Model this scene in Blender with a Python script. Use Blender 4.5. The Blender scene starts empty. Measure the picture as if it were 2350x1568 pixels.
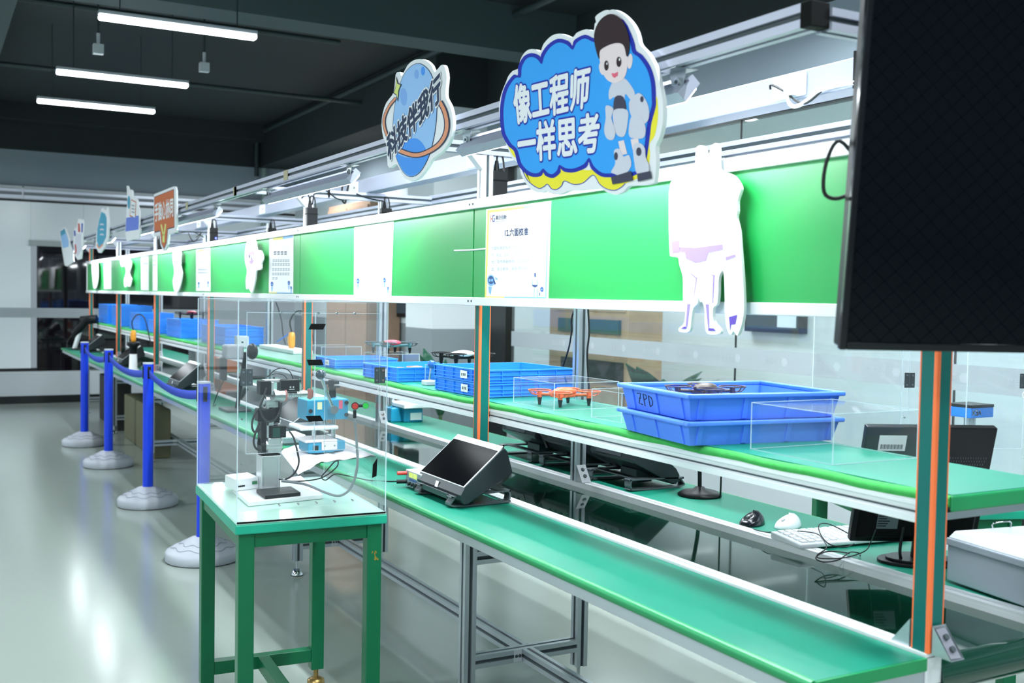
import bpy, bmesh, math, random
from mathutils import Vector, Matrix
random.seed(7)
PI = math.pi
sc = bpy.context.scene
COL = sc.collection

# ------------------------------------------------------------------ camera
CAM = Vector((0.0, 0.0, 1.42))
ROT = Matrix(((0.876677937, 0.003926889, -0.481061716),
              (-0.480745268, 0.044321497, -0.875739454),
              (0.017882444, 0.999009602, 0.040743512)))
cd = bpy.data.cameras.new('camera')
cd.sensor_width = 36.0
cd.lens = 37.533
cd.clip_end = 100
cd.dof.use_dof = True
cd.dof.focus_distance = 3.5
cd.dof.aperture_fstop = 4.5
cam = bpy.data.objects.new('camera', cd)
cam.matrix_world = Matrix.Translation(CAM) @ ROT.to_4x4()
COL.objects.link(cam)
sc.camera = cam

# ------------------------------------------------------------------ world, exposure
w = bpy.data.worlds.new('room_ambient')
sc.world = w
w.use_nodes = True
w.node_tree.nodes['Background'].inputs[0].default_value = (0.62, 0.75, 0.85, 1)
w.node_tree.nodes['Background'].inputs[1].default_value = 0.30
sc.view_settings.view_transform = 'Standard'
sc.view_settings.look = 'None'
sc.view_settings.exposure = 0.45
sc.view_settings.gamma = 1.0
sc.cycles.transparent_max_bounces = 40
sc.cycles.max_bounces = 10
sc.cycles.sample_clamp_indirect = 6.0

# ------------------------------------------------------------------ room lamps outside the frame, added office fill
def area(name, loc, sx, sy, power, rot=(0, 0, 0), col=(0.86, 0.95, 1.0)):
    l = bpy.data.lights.new(name, 'AREA')
    l.shape = 'RECTANGLE'
    l.size = sx
    l.size_y = sy
    l.energy = power
    l.color = col
    o = bpy.data.objects.new(name, l)
    o.location = loc
    o.rotation_euler = rot
    COL.objects.link(o)
    return o

for x, y, p in ((-1.6, 1.2, 66), (-1.6, -2.2, 50), (0.2, -1.8, 55), (-1.6, 4.6, 52), (-1.8, 8.2, 45), (-1.8, 11.5, 85),
                (3.3, 0.5, 30), (3.4, 4.2, 34), (3.3, 7.2, 34), (3.3, 11.5, 60)):
    area('ceiling_tube_lamp', (x, y, 3.0), 1.2, 0.12, p)
for y, p in ((-1.0, 30), (1.4, 48), (3.8, 80)):
    area('line_tube_lamp', (1.72, y, 3.12), 0.06, 2.2, p)
for x, y, p in ((5.6, 1.5, 15), (5.6, 4.8, 24), (5.6, 8.0, 30)):
    area('office_fill_light', (x, y, 2.65), 0.5, 1.2, p)  # unseen fill added to brighten the office behind the glass


# ------------------------------------------------------------------ helpers
def ray(px, py):
    return ROT @ Vector(((px - 1175.0) / 2450.09, -(py - 784.0) / 2450.09, -1.0))


def at(px, py, ax, val):
    """world point on the plane axis=val that the photograph shows at pixel px, py"""
    d = ray(px, py)
    return CAM + d * ((val - CAM[ax]) / d[ax])


def lin(c):
    c = c / 255.0
    return c / 12.92 if c <= 0.04045 else ((c + 0.055) / 1.055) ** 2.4


def rgb(h):
    return (lin(int(h[0:2], 16)), lin(int(h[2:4], 16)), lin(int(h[4:6], 16)), 1.0)


MATS = {}


def mat(name, hexc, rough=0.5, metal=0.0, spec=0.5, noise=0.0, nscale=30.0, bump=0.0, emit=0.0, coat=0.0):
    if name in MATS:
        return MATS[name]
    m = bpy.data.materials.new(name)
    m.use_nodes = True
    nt = m.node_tree
    b = nt.nodes['Principled BSDF']
    c = rgb(hexc)
    b.inputs['Base Color'].default_value = c
    b.inputs['Roughness'].default_value = rough
    b.inputs['Metallic'].default_value = metal
    b.inputs['Specular IOR Level'].default_value = spec
    b.inputs['Coat Weight'].default_value = coat
    if emit:
        b.inputs['Emission Color'].default_value = c
        b.inputs['Emission Strength'].default_value = emit
    if noise or bump:
        tc = nt.nodes.new('ShaderNodeTexCoord')
        nz = nt.nodes.new('ShaderNodeTexNoise')
        nz.inputs['Scale'].default_value = nscale
        nz.inputs['Detail'].default_value = 4
        nt.links.new(tc.outputs['Object'], nz.inputs['Vector'])
        if noise:
            mx = nt.nodes.new('ShaderNodeMix')
            mx.data_type = 'RGBA'
            mx.inputs['A'].default_value = tuple(v * (1 - noise) for v in c[:3]) + (1,)
            mx.inputs['B'].default_value = tuple(min(1, v * (1 + noise)) for v in c[:3]) + (1,)
            nt.links.new(nz.outputs['Fac'], mx.inputs['Factor'])
            nt.links.new(mx.outputs['Result'], b.inputs['Base Color'])
        if bump:
            bp = nt.nodes.new('ShaderNodeBump')
            bp.inputs['Strength'].default_value = bump
            bp.inputs['Distance'].default_value = 0.002
            nt.links.new(nz.outputs['Fac'], bp.inputs['Height'])
            nt.links.new(bp.outputs['Normal'], b.inputs['Normal'])
    MATS[name] = m
    return m


def clear(name, tint=(0.97, 0.99, 1.0), haze=0.03, gloss=1.0, ior=1.45):
    if name in MATS:
        return MATS[name]
    m = bpy.data.materials.new(name)
    m.use_nodes = True
    nt = m.node_tree
    nt.nodes.remove(nt.nodes['Principled BSDF'])
    out = nt.nodes['Material Output']
    tr = nt.nodes.new('ShaderNodeBsdfTransparent')
    tr.inputs[0].default_value = tint + (1,)
    df = nt.nodes.new('ShaderNodeBsdfDiffuse')
    df.inputs[0].default_value = (0.85, 0.93, 0.98, 1)
    gl = nt.nodes.new('ShaderNodeBsdfGlossy')
    gl.inputs['Roughness'].default_value = 0.02
    lw = nt.nodes.new('ShaderNodeLayerWeight')
    lw.inputs['Blend'].default_value = 0.5
    pw = nt.nodes.new('ShaderNodeMath')
    pw.operation = 'POWER'
    pw.inputs[1].default_value = 4.0
    nt.links.new(lw.outputs['Facing'], pw.inputs[0])
    ml = nt.nodes.new('ShaderNodeMath')
    ml.operation = 'MULTIPLY_ADD'
    ml.inputs[1].default_value = 0.9 * gloss
    ml.inputs[2].default_value = 0.035 * gloss
    nt.links.new(pw.outputs[0], ml.inputs[0])
    m1 = nt.nodes.new('ShaderNodeMixShader')
    m1.inputs[0].default_value = haze
    nt.links.new(tr.outputs[0], m1.inputs[1])
    nt.links.new(df.outputs[0], m1.inputs[2])
    m2 = nt.nodes.new('ShaderNodeMixShader')
    nt.links.new(ml.outputs[0], m2.inputs[0])
    nt.links.new(m1.outputs[0], m2.inputs[1])
    nt.links.new(gl.outputs[0], m2.inputs[2])
    nt.links.new(m2.outputs[0], out.inputs['Surface'])
    MATS[name] = m
    return m


# palette
ALU = mat('anodised_aluminium', 'C9D0D6', 0.38, 0.75)
ALUW = mat('bright_aluminium', 'EEF1F3', 0.4, 0.12)
ALUO = mat('lavender_aluminium', 'B4B8C8', 0.4, 0.35)
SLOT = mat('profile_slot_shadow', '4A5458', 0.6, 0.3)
STEEL = mat('brushed_steel', 'BFC5C8', 0.28, 0.95)
CHROME = mat('chrome', 'E0E3E6', 0.08, 1.0)
MATG = mat('green_rubber_mat', '128068', 0.42, 0, 0.4, noise=0.05, nscale=6)
EDGEG = mat('green_edge_band', '1C8F55', 0.38, 0, 0.5)
LIPG = mat('green_felt_edge', '49B05A', 0.9, 0, 0.2, noise=0.2, nscale=40, bump=0.4)
BELT = mat('glossy_green_belt', '0B3B2B', 0.045, 0, 0.9)
POSTG = mat('teal_post_cladding', '056A63', 0.35, 0, 0.4)
ORANGE = mat('orange_edge_strip', 'FF7A40', 0.45)
BOARDG = mat('green_writing_board', '0BA349', 0.38, 0, 1.0)
WHITE = mat('white_paint', 'F1F4F5', 0.45)
WHITEG = mat('white_gloss', 'EEF3F6', 0.12)
GREYP = mat('grey_plastic', '8B9196', 0.5)
LGREY = mat('light_grey_plastic', 'C3C8CC', 0.5)
BLACK = mat('black_plastic', '0E1012', 0.42, 0, 0.3)
BLACKM = mat('black_matte', '090A0B', 0.75, 0, 0.2)
SCREEN = mat('black_screen_glass', '030406', 0.18, 0, 0.008)
CABLE = mat('black_cable', '0E1112', 0.45)
BLUEC = mat('blue_crate_plastic', '3A9CFF', 0.35, 0, 0.4)
BLUET = mat('blue_tray_plastic', '5A8EFF', 0.3, 0, 0.4)
BLUEP = mat('blue_barrier_paint', '0F3FE0', 0.3, 0.15)
BLUEW = mat('blue_barrier_webbing', '2747C4', 0.75)
PAPER = mat('white_paper', 'F7F8F8', 0.6)
ACR = clear('clear_acrylic', (0.994, 0.998, 1.0), 0.008, 0.45)
ACRE = clear('polished_acrylic_edge', (0.9, 0.97, 1.0), 0.42, 0.8)
TEAL = mat('teal_enamel', '1F8FB4', 0.3)
TUBE = mat('lit_lamp_diffuser', 'F4FBFF', 0.4, emit=9.0)
GREENT = mat('green_table_paint', '04643E', 0.35, 0, 0.4)


class B:
    """collects shapes (world or local coordinates) into ONE mesh object"""

    def __init__(s):
        s.v = []
        s.f = []
        s.mi = []
        s.ms = []
        s.cur = 0
        s.sm = []

    def m(s, material):
        if material not in s.ms:
            s.ms.append(material)
        s.cur = s.ms.index(material)
        return s

    def add(s, vs, fs, smooth=False):
        n = len(s.v)
        s.v += [Vector(v) for v in vs]
        for f in fs:
            s.f.append([i + n for i in f])
            s.mi.append(s.cur)
            s.sm.append(smooth)
        return s

    def box(s, a, b):
        x0, y0, z0 = a
        x1, y1, z1 = b
        return s.add([(x0, y0, z0), (x1, y0, z0), (x1, y1, z0), (x0, y1, z0), (x0, y0, z1), (x1, y0, z1), (x1, y1, z1), (x0, y1, z1)],
                     [(0, 3, 2, 1), (4, 5, 6, 7), (0, 1, 5, 4), (1, 2, 6, 5), (2, 3, 7, 6), (3, 0, 4, 7)])

    def hexa(s, bot, top):
        """eight corners: bottom ring, top ring"""
        return s.add(list(bot) + list(top), [(3, 2, 1, 0), (4, 5, 6, 7), (0, 1, 5, 4), (1, 2, 6, 5), (2, 3, 7, 6), (3, 0, 4, 7)])

    def sheet(s, pts, off):
        """flat closed outline of 3-D points thickened along vector off"""
        n = len(pts)
        o = Vector(off)
        vs = [Vector(p) for p in pts] + [Vector(p) + o for p in pts]
        fs = [tuple(range(n - 1, -1, -1)), tuple(range(n, 2 * n))] + [(i, (i + 1) % n, (i + 1) % n + n, i + n) for i in range(n)]
        return s.add(vs, fs)

    def cyl(s, p0, p1, r0, r1=None, n=20, cap=True):
        p0 = Vector(p0)
        p1 = Vector(p1)
        r1 = r0 if r1 is None else r1
        d = (p1 - p0).normalized()
        u = d.orthogonal().normalized()
        v = d.cross(u)
        ring = [u * math.cos(2 * PI * i / n) + v * math.sin(2 * PI * i / n) for i in range(n)]
        s.add([p0 + c * r0 for c in ring] + [p1 + c * r1 for c in ring], [(i, (i + 1) % n, (i + 1) % n + n, i + n) for i in range(n)], True)
        if cap:
            s.add([p0 + c * r0 for c in ring], [tuple(range(n - 1, -1, -1))])
            s.add([p1 + c * r1 for c in ring], [tuple(range(n))])
        return s

    def lathe(s, prof, o=(0, 0, 0), n=32, axis=(0, 0, 1)):
        d = Vector(axis).normalized()
        u = d.orthogonal().normalized()
        v = d.cross(u)
        o = Vector(o)
        vs = []
        for r, h in prof:
            for i in range(n):
                a = 2 * PI * i / n
                vs.append(o + d * h + (u * math.cos(a) + v * math.sin(a)) * max(r, 1e-5))
        fs = []
        for k in range(len(prof) - 1):
            for i in range(n):
                j = (i + 1) % n
                fs.append((k * n + i, k * n + j, (k + 1) * n + j, (k + 1) * n + i))
        return s.add(vs, fs, True)

    def ball(s, o, r, n=20, sc3=(1, 1, 1)):
        o = Vector(o)
        k = n // 2
        vs = []
        for j in range(k + 1):
            t = PI * j / k
            for i in range(n):
                a = 2 * PI * i / n
                vs.append(o + Vector((r * sc3[0] * math.sin(t) * math.cos(a), r * sc3[1] * math.sin(t) * math.sin(a), r * sc3[2] * math.cos(t))))
        fs = [(j * n + i, (j + 1) * n + i, (j + 1) * n + (i + 1) % n, j * n + (i + 1) % n) for j in range(k) for i in range(n)]
        return s.add(vs, fs, True)

    def tube(s, pts, r, n=8, res=6):
        pts = smooth(pts, res) if res > 1 else [Vector(p) for p in pts]
        vs = []
        u = None
        for i, p in enumerate(pts):
            d = (pts[min(i + 1, len(pts) - 1)] - pts[max(i - 1, 0)])
            if d.length < 1e-9:
                d = Vector((0, 0, 1))
            d.normalize()
            u = d.orthogonal().normalized() if u is None else (u - d * u.dot(d)).normalized()
            v = d.cross(u)
            vs += [p + (u * math.cos(2 * PI * k / n) + v * math.sin(2 * PI * k / n)) * r for k in range(n)]
        fs = [(i * n + k, i * n + (k + 1) % n, (i + 1) * n + (k + 1) % n, (i + 1) * n + k) for i in range(len(pts) - 1) for k in range(n)]
        s.add(vs, fs, True)
        e = len(vs) - n
        s.add(vs[:n], [tuple(range(n - 1, -1, -1))])
        return s.add(vs[e:], [tuple(range(n))])

    def prof(s, p0, p1, w, h=None, up=(0, 0, 1), slot=0.28, depth=0.16):
        """aluminium T-slot bar between two points"""
        h = h or w
        p0 = Vector(p0)
        p1 = Vector(p1)
        d = (p1 - p0).normalized()
        upv = Vector(up)
        if abs(d.dot(upv)) > 0.95:
            upv = Vector((1, 0, 0))
        a = d.cross(upv).normalized()
        b = a.cross(d).normalized()
        q = slot / 2
        k = 0.5 - depth
        loop = [(-.5, -.5), (-q, -.5), (-q, -k), (q, -k), (q, -.5), (.5, -.5), (.5, -q), (k, -q), (k, q), (.5, q), (.5, .5), (q, .5), (q, k), (-q, k), (-q, .5), (-.5, .5), (-.5, q), (-k, q), (-k, -q), (-.5, -q)]
        n = len(loop)
        base = [a * (x * w) + b * (y * h) for x, y in loop]
        cur = s.cur
        s.add([p0 + c for c in base] + [p1 + c for c in base], [tuple(range(n - 1, -1, -1)), tuple(range(n, 2 * n))])
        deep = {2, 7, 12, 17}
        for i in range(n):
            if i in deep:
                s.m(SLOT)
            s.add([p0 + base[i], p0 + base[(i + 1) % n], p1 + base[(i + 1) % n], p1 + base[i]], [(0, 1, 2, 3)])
            s.cur = cur
        return s

    def obj(s, name, parent=None, bevel=0.0, seg=2, world=True):
        me = bpy.data.meshes.new(name)
        off = Vector((0, 0, 0))
        loc = Vector((0, 0, 0))
        if parent is not None:
            if world:
                r = parent
                while r.parent:
                    r = r.parent
                off = Vector(r.location)
        else:
            xs = [v.x for v in s.v]
            ys = [v.y for v in s.v]
            loc = Vector(((min(xs) + max(xs)) / 2, (min(ys) + max(ys)) / 2, min(v.z for v in s.v))) if world else Vector((0, 0, 0))
            off = loc
        me.from_pydata([tuple(v - off) for v in s.v], [], s.f)
        for mm in s.ms:
            me.materials.append(mm)
        me.polygons.foreach_set('material_index', s.mi)
        me.polygons.foreach_set('use_smooth', s.sm)
        bm = bmesh.new()
        bm.from_mesh(me)
        bmesh.ops.recalc_face_normals(bm, faces=bm.faces)
        bm.to_mesh(me)
        bm.free()
        me.update()
        o = bpy.data.objects.new(name, me)
        o.location = loc
        COL.objects.link(o)
        if parent is not None:
            o.parent = parent
        if bevel:
            md = o.modifiers.new('soft_edges', 'BEVEL')
            md.width = bevel
            md.segments = seg
            md.limit_method = 'ANGLE'
            md.angle_limit = math.radians(50)
            md.use_clamp_overlap = True
        return o


def smooth(pts, res=6, closed=False):
    P = [Vector(p) for p in pts]
    n = len(P)
    out = []
    rng = range(n) if closed else range(n - 1)
    for i in rng:
        p0 = P[(i - 1) % n] if closed or i > 0 else P[0]
        p1 = P[i]
        p2 = P[(i + 1) % n]
        p3 = P[(i + 2) % n] if closed or i + 2 < n else P[-1]
        for k in range(res):
            t = k / res
            out.append(0.5 * ((2 * p1) + (p2 - p0) * t + (2 * p0 - 5 * p1 + 4 * p2 - p3) * t * t + (3 * p1 - p0 - 3 * p2 + p3) * t ** 3))
    if not closed:
        out.append(P[-1])
    return out


def tag(o, label, cat, group=None, kind=None):
    o['label'] = label
    o['category'] = cat
    if group:
        o['group'] = group
    if kind:
        o['kind'] = kind
    return o


def T(name, label, cat, loc, rz=0.0, group=None):
    o = bpy.data.objects.new(name, None)
    o.empty_display_size = 0.05
    COL.objects.link(o)
    o.location = loc
    o.rotation_euler = (0, 0, rz)
    return tag(o, label, cat, group)


def struct(b, name, bevel=0.0):
    o = b.obj(name, None, bevel)
    o['kind'] = 'structure'
    return o


def dup(root, loc, rz=None, label=None, name=None):
    r = root.copy()
    COL.objects.link(r)
    r.location = loc
    if rz is not None:
        r.rotation_euler = (0, 0, rz)
    if label:
        r['label'] = label
    for ch in [c for c in root.children]:
        c = ch.copy()
        COL.objects.link(c)
        c.parent = r
        for g in list(ch.children):
            d = g.copy()
            COL.objects.link(d)
            d.parent = c
    return r


def nb(material):
    return B().m(material)


TXT = {}


def text2d(body, bold=0.0):
    """lettering outline as flat triangles, normalised to its own bounding box"""
    key = (body, bold)
    if key in TXT:
        return TXT[key]
    c = bpy.data.curves.new('lettering', 'FONT')
    c.body = body
    c.size = 1.0
    c.offset = bold
    c.resolution_u = 3
    c.fill_mode = 'FRONT'
    o = bpy.data.objects.new('lettering', c)
    COL.objects.link(o)
    dg = bpy.context.evaluated_depsgraph_get()
    dg.update()
    me = bpy.data.meshes.new_from_object(o.evaluated_get(dg))
    vs = [(v.co.x, v.co.y) for v in me.vertices]
    fs = [tuple(p.vertices) for p in me.polygons]
    bpy.data.objects.remove(o)
    bpy.data.curves.remove(c)
    bpy.data.meshes.remove(me)
    TXT[key] = (vs, fs)
    return TXT[key]


def put_text(b, body, corners, bold=0.0, off=(0, 0, 0), ref=None):
    """lettering fitted into the 3-D quad corners = lower left, lower right, upper right, upper left;
    bold strokes are made of copies shifted by that much"""
    if bold > 0.004:
        n = 6 if bold < 0.035 else 12
        for k in range(n):
            sh = (bold * math.cos(2 * PI * k / n), bold * math.sin(2 * PI * k / n))
            fit_text(b, body, corners, sh, Vector(off) - Vector((0.00001 * k, 0, 0)))
    return fit_text(b, body, corners, (0, 0), Vector(off) - Vector((0.00008, 0, 0)))


def fit_text(b, body, corners, sh, off):
    vs, fs = text2d(body)
    rv = vs
    x0 = min(v[0] for v in rv)
    x1 = max(v[0] for v in rv)
    y0 = min(v[1] for v in rv)
    y1 = max(v[1] for v in rv)
    a, c, d, e = [Vector(p) for p in corners]
    o = Vector(off)
    out = []
    for x, y in vs:
        x += sh[0]
        y += sh[1]
        u = (x - x0) / (x1 - x0)
        t = (y - y0) / max(1e-6, y1 - y0)
        out.append(a * ((1 - u) * (1 - t)) + c * (u * (1 - t)) + d * (u * t) + e * ((1 - u) * t) + o)
    b.add(out, fs)
    return b


# ================================================================== the room
FLOOR = mat('grey_green_epoxy_floor', '9CA69E', 0.17, 0, 0.5, noise=0.04, nscale=1.3)
DARK = mat('dark_painted_ceiling', '1B2526', 0.75)
DARKB = mat('dark_beam_paint', '3A494B', 0.75)
GREYW = mat('grey_wall_paint', '8A97A0', 0.7)
WALLW = mat('white_wall_panel', 'DDE4E8', 0.16, 0, 0.5)
WALLM = mat('white_office_wall', 'E2E9EC', 0.7)
BANDG = mat('frosted_grey_band', 'A4ADB2', 0.5)
TRIMB = mat('black_trim', '0B1011', 0.35)
DGLASS = mat('dark_tinted_glass', '120F14', 0.04, 0, 0.7)
XW, XR = -3.6, 4.5
YB, YF = -5.0, 14.5
CZ = 3.65

struct(nb(FLOOR).box((XW, YB, -0.05), (7.0, YF + 0.2, 0)), 'floor')
struct(nb(DARK).box((XW, YB, CZ), (7.0, YF + 0.2, CZ + 0.1)), 'ceiling')
b = nb(WALLM).box((XW - 0.1, YB, 0), (XW, YF, 3.13)).m(DARK).box((XW - 0.1, YB, 3.13), (XW, YF, CZ))
struct(b, 'wall_left')
b = nb(GREYW).box((XW, YB - 0.1, 0), (7.0, YB, 3.13)).m(DARK).box((XW, YB - 0.1, 3.13), (7.0, YB, CZ))
struct(b, 'wall_back')

# far wall: grey above, glossy white panels, dark glass doorway
b = nb(GREYW).box((XW, YF, 2.68), (4.6, YF + 0.12, 3.13))
b.m(DARK).box((XW, YF, 3.13), (4.6, YF + 0.12, CZ))
b.m(WALLW)
for x0, x1 in ((-3.6, -2.4), (-2.398, -1.2), (-1.198, 0.0), (0.002, 1.14)):
    b.box((x0, YF, 0.44), (x1, YF + 0.05, 2.5))
b.box((1.142, YF, 2.02), (1.75, YF + 0.05, 2.5)).box((1.752, YF, 2.02), (4.5, YF + 0.05, 2.5))
b.m(TRIMB).box((XW, YF + 0.02, 0.40), (1.21, YF + 0.06, 0.44)).box((XW, YF + 0.01, 2.5), (4.5, YF + 0.06, 2.53))
b.m(mat('lower_grey_wall', 'B9C0C4', 0.22)).box((XW, YF + 0.005, 0.09), (4.5, YF + 0.06, 0.40))
b.m(BANDG).box((XW, YF - 0.004, 1.07), (4.5, YF, 1.19))
struct(b, 'wall_far')
struct(nb(TRIMB).box((XW, YF - 0.012, 0), (4.5, YF + 0.02, 0.095)), 'baseboard_far')
b = nb(DGLASS).box((1.21, YF + 0.005, 0.40), (1.83, YF + 0.03, 1.96)).box((1.836, YF + 0.005, 0.40), (3.2, YF + 0.03, 1.96))
b.m(LGREY).box((1.83, YF, 0.1), (1.836, YF + 0.03, 2.0))
struct(b, 'door_1')
struct(nb(mat('door_header_metal', '98A09F', 0.4, 0.4)).box((1.12, YF - 0.03, 1.96), (4.5, YF + 0.05, 2.03)), 'trim_1')
b = B()
for x0, x1 in ((-3.6, -1.5), (-1.49, 1.04), (1.06, 4.4)):
    b.m(LGREY).box((x0, YF - 0.07, 2.655), (x1, YF, 2.685))
    b.m(mat('track_white', 'D8DEEA', 0.3, 0.3)).box((x0, YF - 0.05, 2.615), (x1, YF, 2.65)).box((x0, YF - 0.06, 2.535), (x1, YF, 2.575))
    b.m(GREYP).box((x0, YF - 0.02, 2.575), (x1, YF, 2.615))
struct(b, 'trim_2')

# glazed office wall behind the line
PANE = clear('office_glass', (0.93, 0.97, 0.97), 0.02, 1.0)
b = nb(PANE).box((XR, -4.0, 0.44), (XR + 0.008, 8.2, 2.56))
struct(b, 'window_1')
b = B()
b.m(TRIMB)
for y in (-1.6, 0.3, 1.9, 3.6, 5.25):
    b.box((XR - 0.001, y - 0.004, 0.44), (XR + 0.009, y + 0.004, 2.56))
b.box((XR - 0.02, YB, 2.56), (XR + 0.06, 8.3, 2.625))
b.box((XR - 0.02, YB, 0.37), (XR + 0.05, 8.3, 0.44))
b.box((XR - 0.03, 8.26, 0.0), (XR + 0.06, 8.56, 2.6))
struct(b, 'trim_3')
b = nb(GREYW).box((XR, YB, 2.625), (XR + 0.12, YF, 3.13)).m(DARK).box((XR, YB, 3.13), (XR + 0.12, YF, CZ))
b.m(mat('lower_grey_wall', 'B9C0C4', 0.22)).box((XR, YB, 0), (XR + 0.1, 8.3, 0.37))
b.m(WALLM).box((XR, 8.56, 1.13), (XR + 0.1, YF, 2.625)).m(mat('grey_wainscot', '8E979B', 0.5)).box((XR, 8.56, 0), (XR + 0.1, YF, 1.13))
struct(b, 'wall_right')
b = nb(BANDG)
b.box((XR - 0.003, YB, 1.0), (XR, 8.2, 1.13))
LOGOW = mat('pale_band_print', 'B2BABF', 0.5)
b.m(LOGOW)
for k in range(14):
    y = 7.5 - k * 0.42
    put_text(b, '高巨创新', [(XR - 0.004, y, 1.045), (XR - 0.004, y - 0.15, 1.045), (XR - 0.004, y - 0.15, 1.085), (XR - 0.004, y, 1.085)])
    b.add([(XR - 0.004, y - 0.18 + 0.028 * math.cos(a * PI / 3), 1.065 + 0.028 * math.sin(a * PI / 3)) for a in range(6)], [tuple(range(6))])
struct(b, 'trim_4')
# pillar
b = nb(WALLM).box((3.98, 8.74, 1.13), (4.5, 9.34, 3.13)).m(mat('grey_wainscot', '8E979B', 0.5)).box((3.98, 8.74, 0), (4.5, 9.34, 1.13))
b.m(DARK).box((3.98, 8.74, 3.13), (4.5, 9.34, CZ))
struct(b, 'wall_pillar')
# office behind the glass
b = nb(WALLM).box((6.6, YB, 0), (6.7, YF, CZ))
b.box((XR + 0.12, YB, 2.7), (6.6, 9.9, 2.75))
b.box((XR + 0.12, 9.9, 0), (6.6, 9.96, 2.7))
struct(b, 'wall_office')
# ceiling beams
struct(nb(DARKB).box((XW, 7.23, 3.3), (XR, 7.55, CZ)), 'trim_5')
struct(nb(DARKB).box((0.15, 7.55, 3.3), (0.53, YF, CZ)).box((0.15, YB, 3.3), (0.53, 7.23, CZ)), 'trim_6')
struct(nb(DARK).box((0.53, 14.1, 3.45), (XR, YF, CZ)), 'trim_7')
struct(nb(DARK).box((3.98, 9.34, 3.13), (XR, YF, CZ)), 'trim_8')

# conduit pipes on the dark upper wall
PIPE = mat('painted_conduit', '2A3738', 0.5)
b = nb(PIPE).tube([(3.95, -2, 3.58), (3.95, 6, 3.58), (3.95, 14.2, 3.58)], 0.03, 10, 1).tube([(3.95, 14.2, 3.58), (3.93, 14.36, 3.54), (3.92, 14.38, 3.3), (3.92, 14.38, 3.0)], 0.03, 10, 4)
tag(b.obj('conduit_pipe'), 'dark conduit running along the upper wall under the ceiling', 'pipe')
b = nb(mat('pale_pipe', '8EA39C', 0.5)).cyl((4.03, 14.42, 2.3), (4.03, 14.42, 3.12), 0.035)
tag(b.obj('drain_pipe'), 'pale vertical pipe in the far upper corner of the hall', 'pipe')
b = nb(PIPE).tube([(3.0, 8.5, 3.5), (-3.0, 8.5, 3.5)], 0.022, 8, 1)
tag(b.obj('conduit_pipe'), 'dark crosswise pipe under the ceiling, behind the nearest hanging lamp', 'pipe')
b = nb(PIPE).tube([(4.4, 10.6, 3.42), (-3.0, 10.6, 3.42)], 0.022, 8, 1)
tag(b.obj('conduit_pipe'), 'dark crosswise pipe under the ceiling, above the farthest hanging lamp', 'pipe')
for x, y, lb in ((1.1, 8.3, 'left'), (1.9, 8.5, 'right')):
    b = nb(LGREY).cyl((x, y, 3.2), (x, y, 3.28), 0.012).box((x - 0.035, y - 0.03, 3.13), (x + 0.035, y + 0.03, 3.2))
    b.m(PIPE).cyl((x, y, 3.28), (x, y, 3.65), 0.008)
    tag(b.obj('ceiling_sensor'), 'small pale sensor hanging from the dark ceiling, the %s one of two' % lb, 'sensor')

# hanging tube lamps
LEDB = mat('lamp_housing_grey', '9AA2A6', 0.4)
for y, x0, x1, lb in ((6.63, 0.877, 1.80, 'nearest'), (8.46, 0.832, 1.772, 'middle'), (9.84, 0.82, 1.775, 'farthest')):
    t = T('ceiling_tube_lamp', 'lit linear tube lamp hanging under the dark ceiling, %s of three' % lb, 'ceiling lamp', ((x0 + x1) / 2, y, 2.985), 0, 'hanging tube lamps')
    nb(LEDB).box((x0, y - 0.03, 3.016), (x1, y + 0.03, 3.04)).obj('housing', t, 0.004)
    nb(TUBE).box((x0 + .003, y - 0.034, 2.985), (x1 - .003, y + 0.034, 3.016)).obj('diffuser', t, 0.012, 3)
    for x in (x0 + 0.12, x1 - 0.12):
        nb(PIPE).cyl((x, y, 3.04), (x, y, CZ), 0.004, n=8).obj('suspension_rod', t)

# cabinet, wall screen and plant in the office
WOOD = mat('pale_oak_veneer', 'C7A27C', 0.45, noise=0.18, nscale=9)
c0 = at(1262, 700, 0, 5.05)
c1 = at(1443, 700, 0, 5.05)
ya, yb = c0.y, c1.y
t = T('wooden_cabinet', 'pale wooden cabinet standing in the office behind the glass', 'cabinet', (5.2, (ya + yb) / 2, 0))
nb(WOOD).box((5.05, yb, 0), (5.4, ya, 1.85)).obj('carcass', t, 0.006)
ym = (ya + yb) / 2
nb(WOOD).box((5.03, yb + .03, 1.32), (5.05, ym - .02, 1.82)).obj('door', t, 0.003)
nb(WOOD).box((5.03, ym + .02, 1.32), (5.05, ya - .12, 1.82)).obj('door', t, 0.003)
nb(mat('dark_green_shelf', '2F5A4C', 0.5)).box((5.02, yb + .1, 1.13), (5.05, ya - .2, 1.25)).obj('shelf', t)
nb(TRIMB).box((5.025, yb + .05, 0.72), (5.05, ya - .25, 0.9)).obj('open_niche', t)
nb(WOOD).box((5.03, yb + .03, 0.2), (5.05, ym - .02, 0.7)).obj('door', t, 0.003)
nb(WOOD).box((5.03, ym + .02, 0.2), (5.05, ya - .12, 0.7)).obj('door', t, 0.003)
p0, p1 = at(1705, 724, 0, 6.5), at(1833, 767, 0, 6.5)
t = T('wall_screen', 'small dark wall screen in the office behind the glass', 'screen', (6.56, (p0.y + p1.y) / 2, p1.z))
nb(BLACK).box((6.52, p1.y, p1.z), (6.6, p0.y, p1.z + 0.46)).obj('frame', t, 0.004)
nb(mat('dim_screen_picture', '2B3E4A', 0.15, emit=0.25)).box((6.515, p1.y + .03, p1.z + .03), (6.522, p0.y - .03, p1.z + 0.43)).obj('screen', t)
nb(mat('screen_card_picture', 'C9D9E2', 0.3, emit=0.3)).box((6.512, p1.y + .05, p1.z + .05), (6.516, p1.y + .28, p1.z + .17)).obj('picture_panel', t)
c0 = at(748, 720, 0, 4.1)
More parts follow.
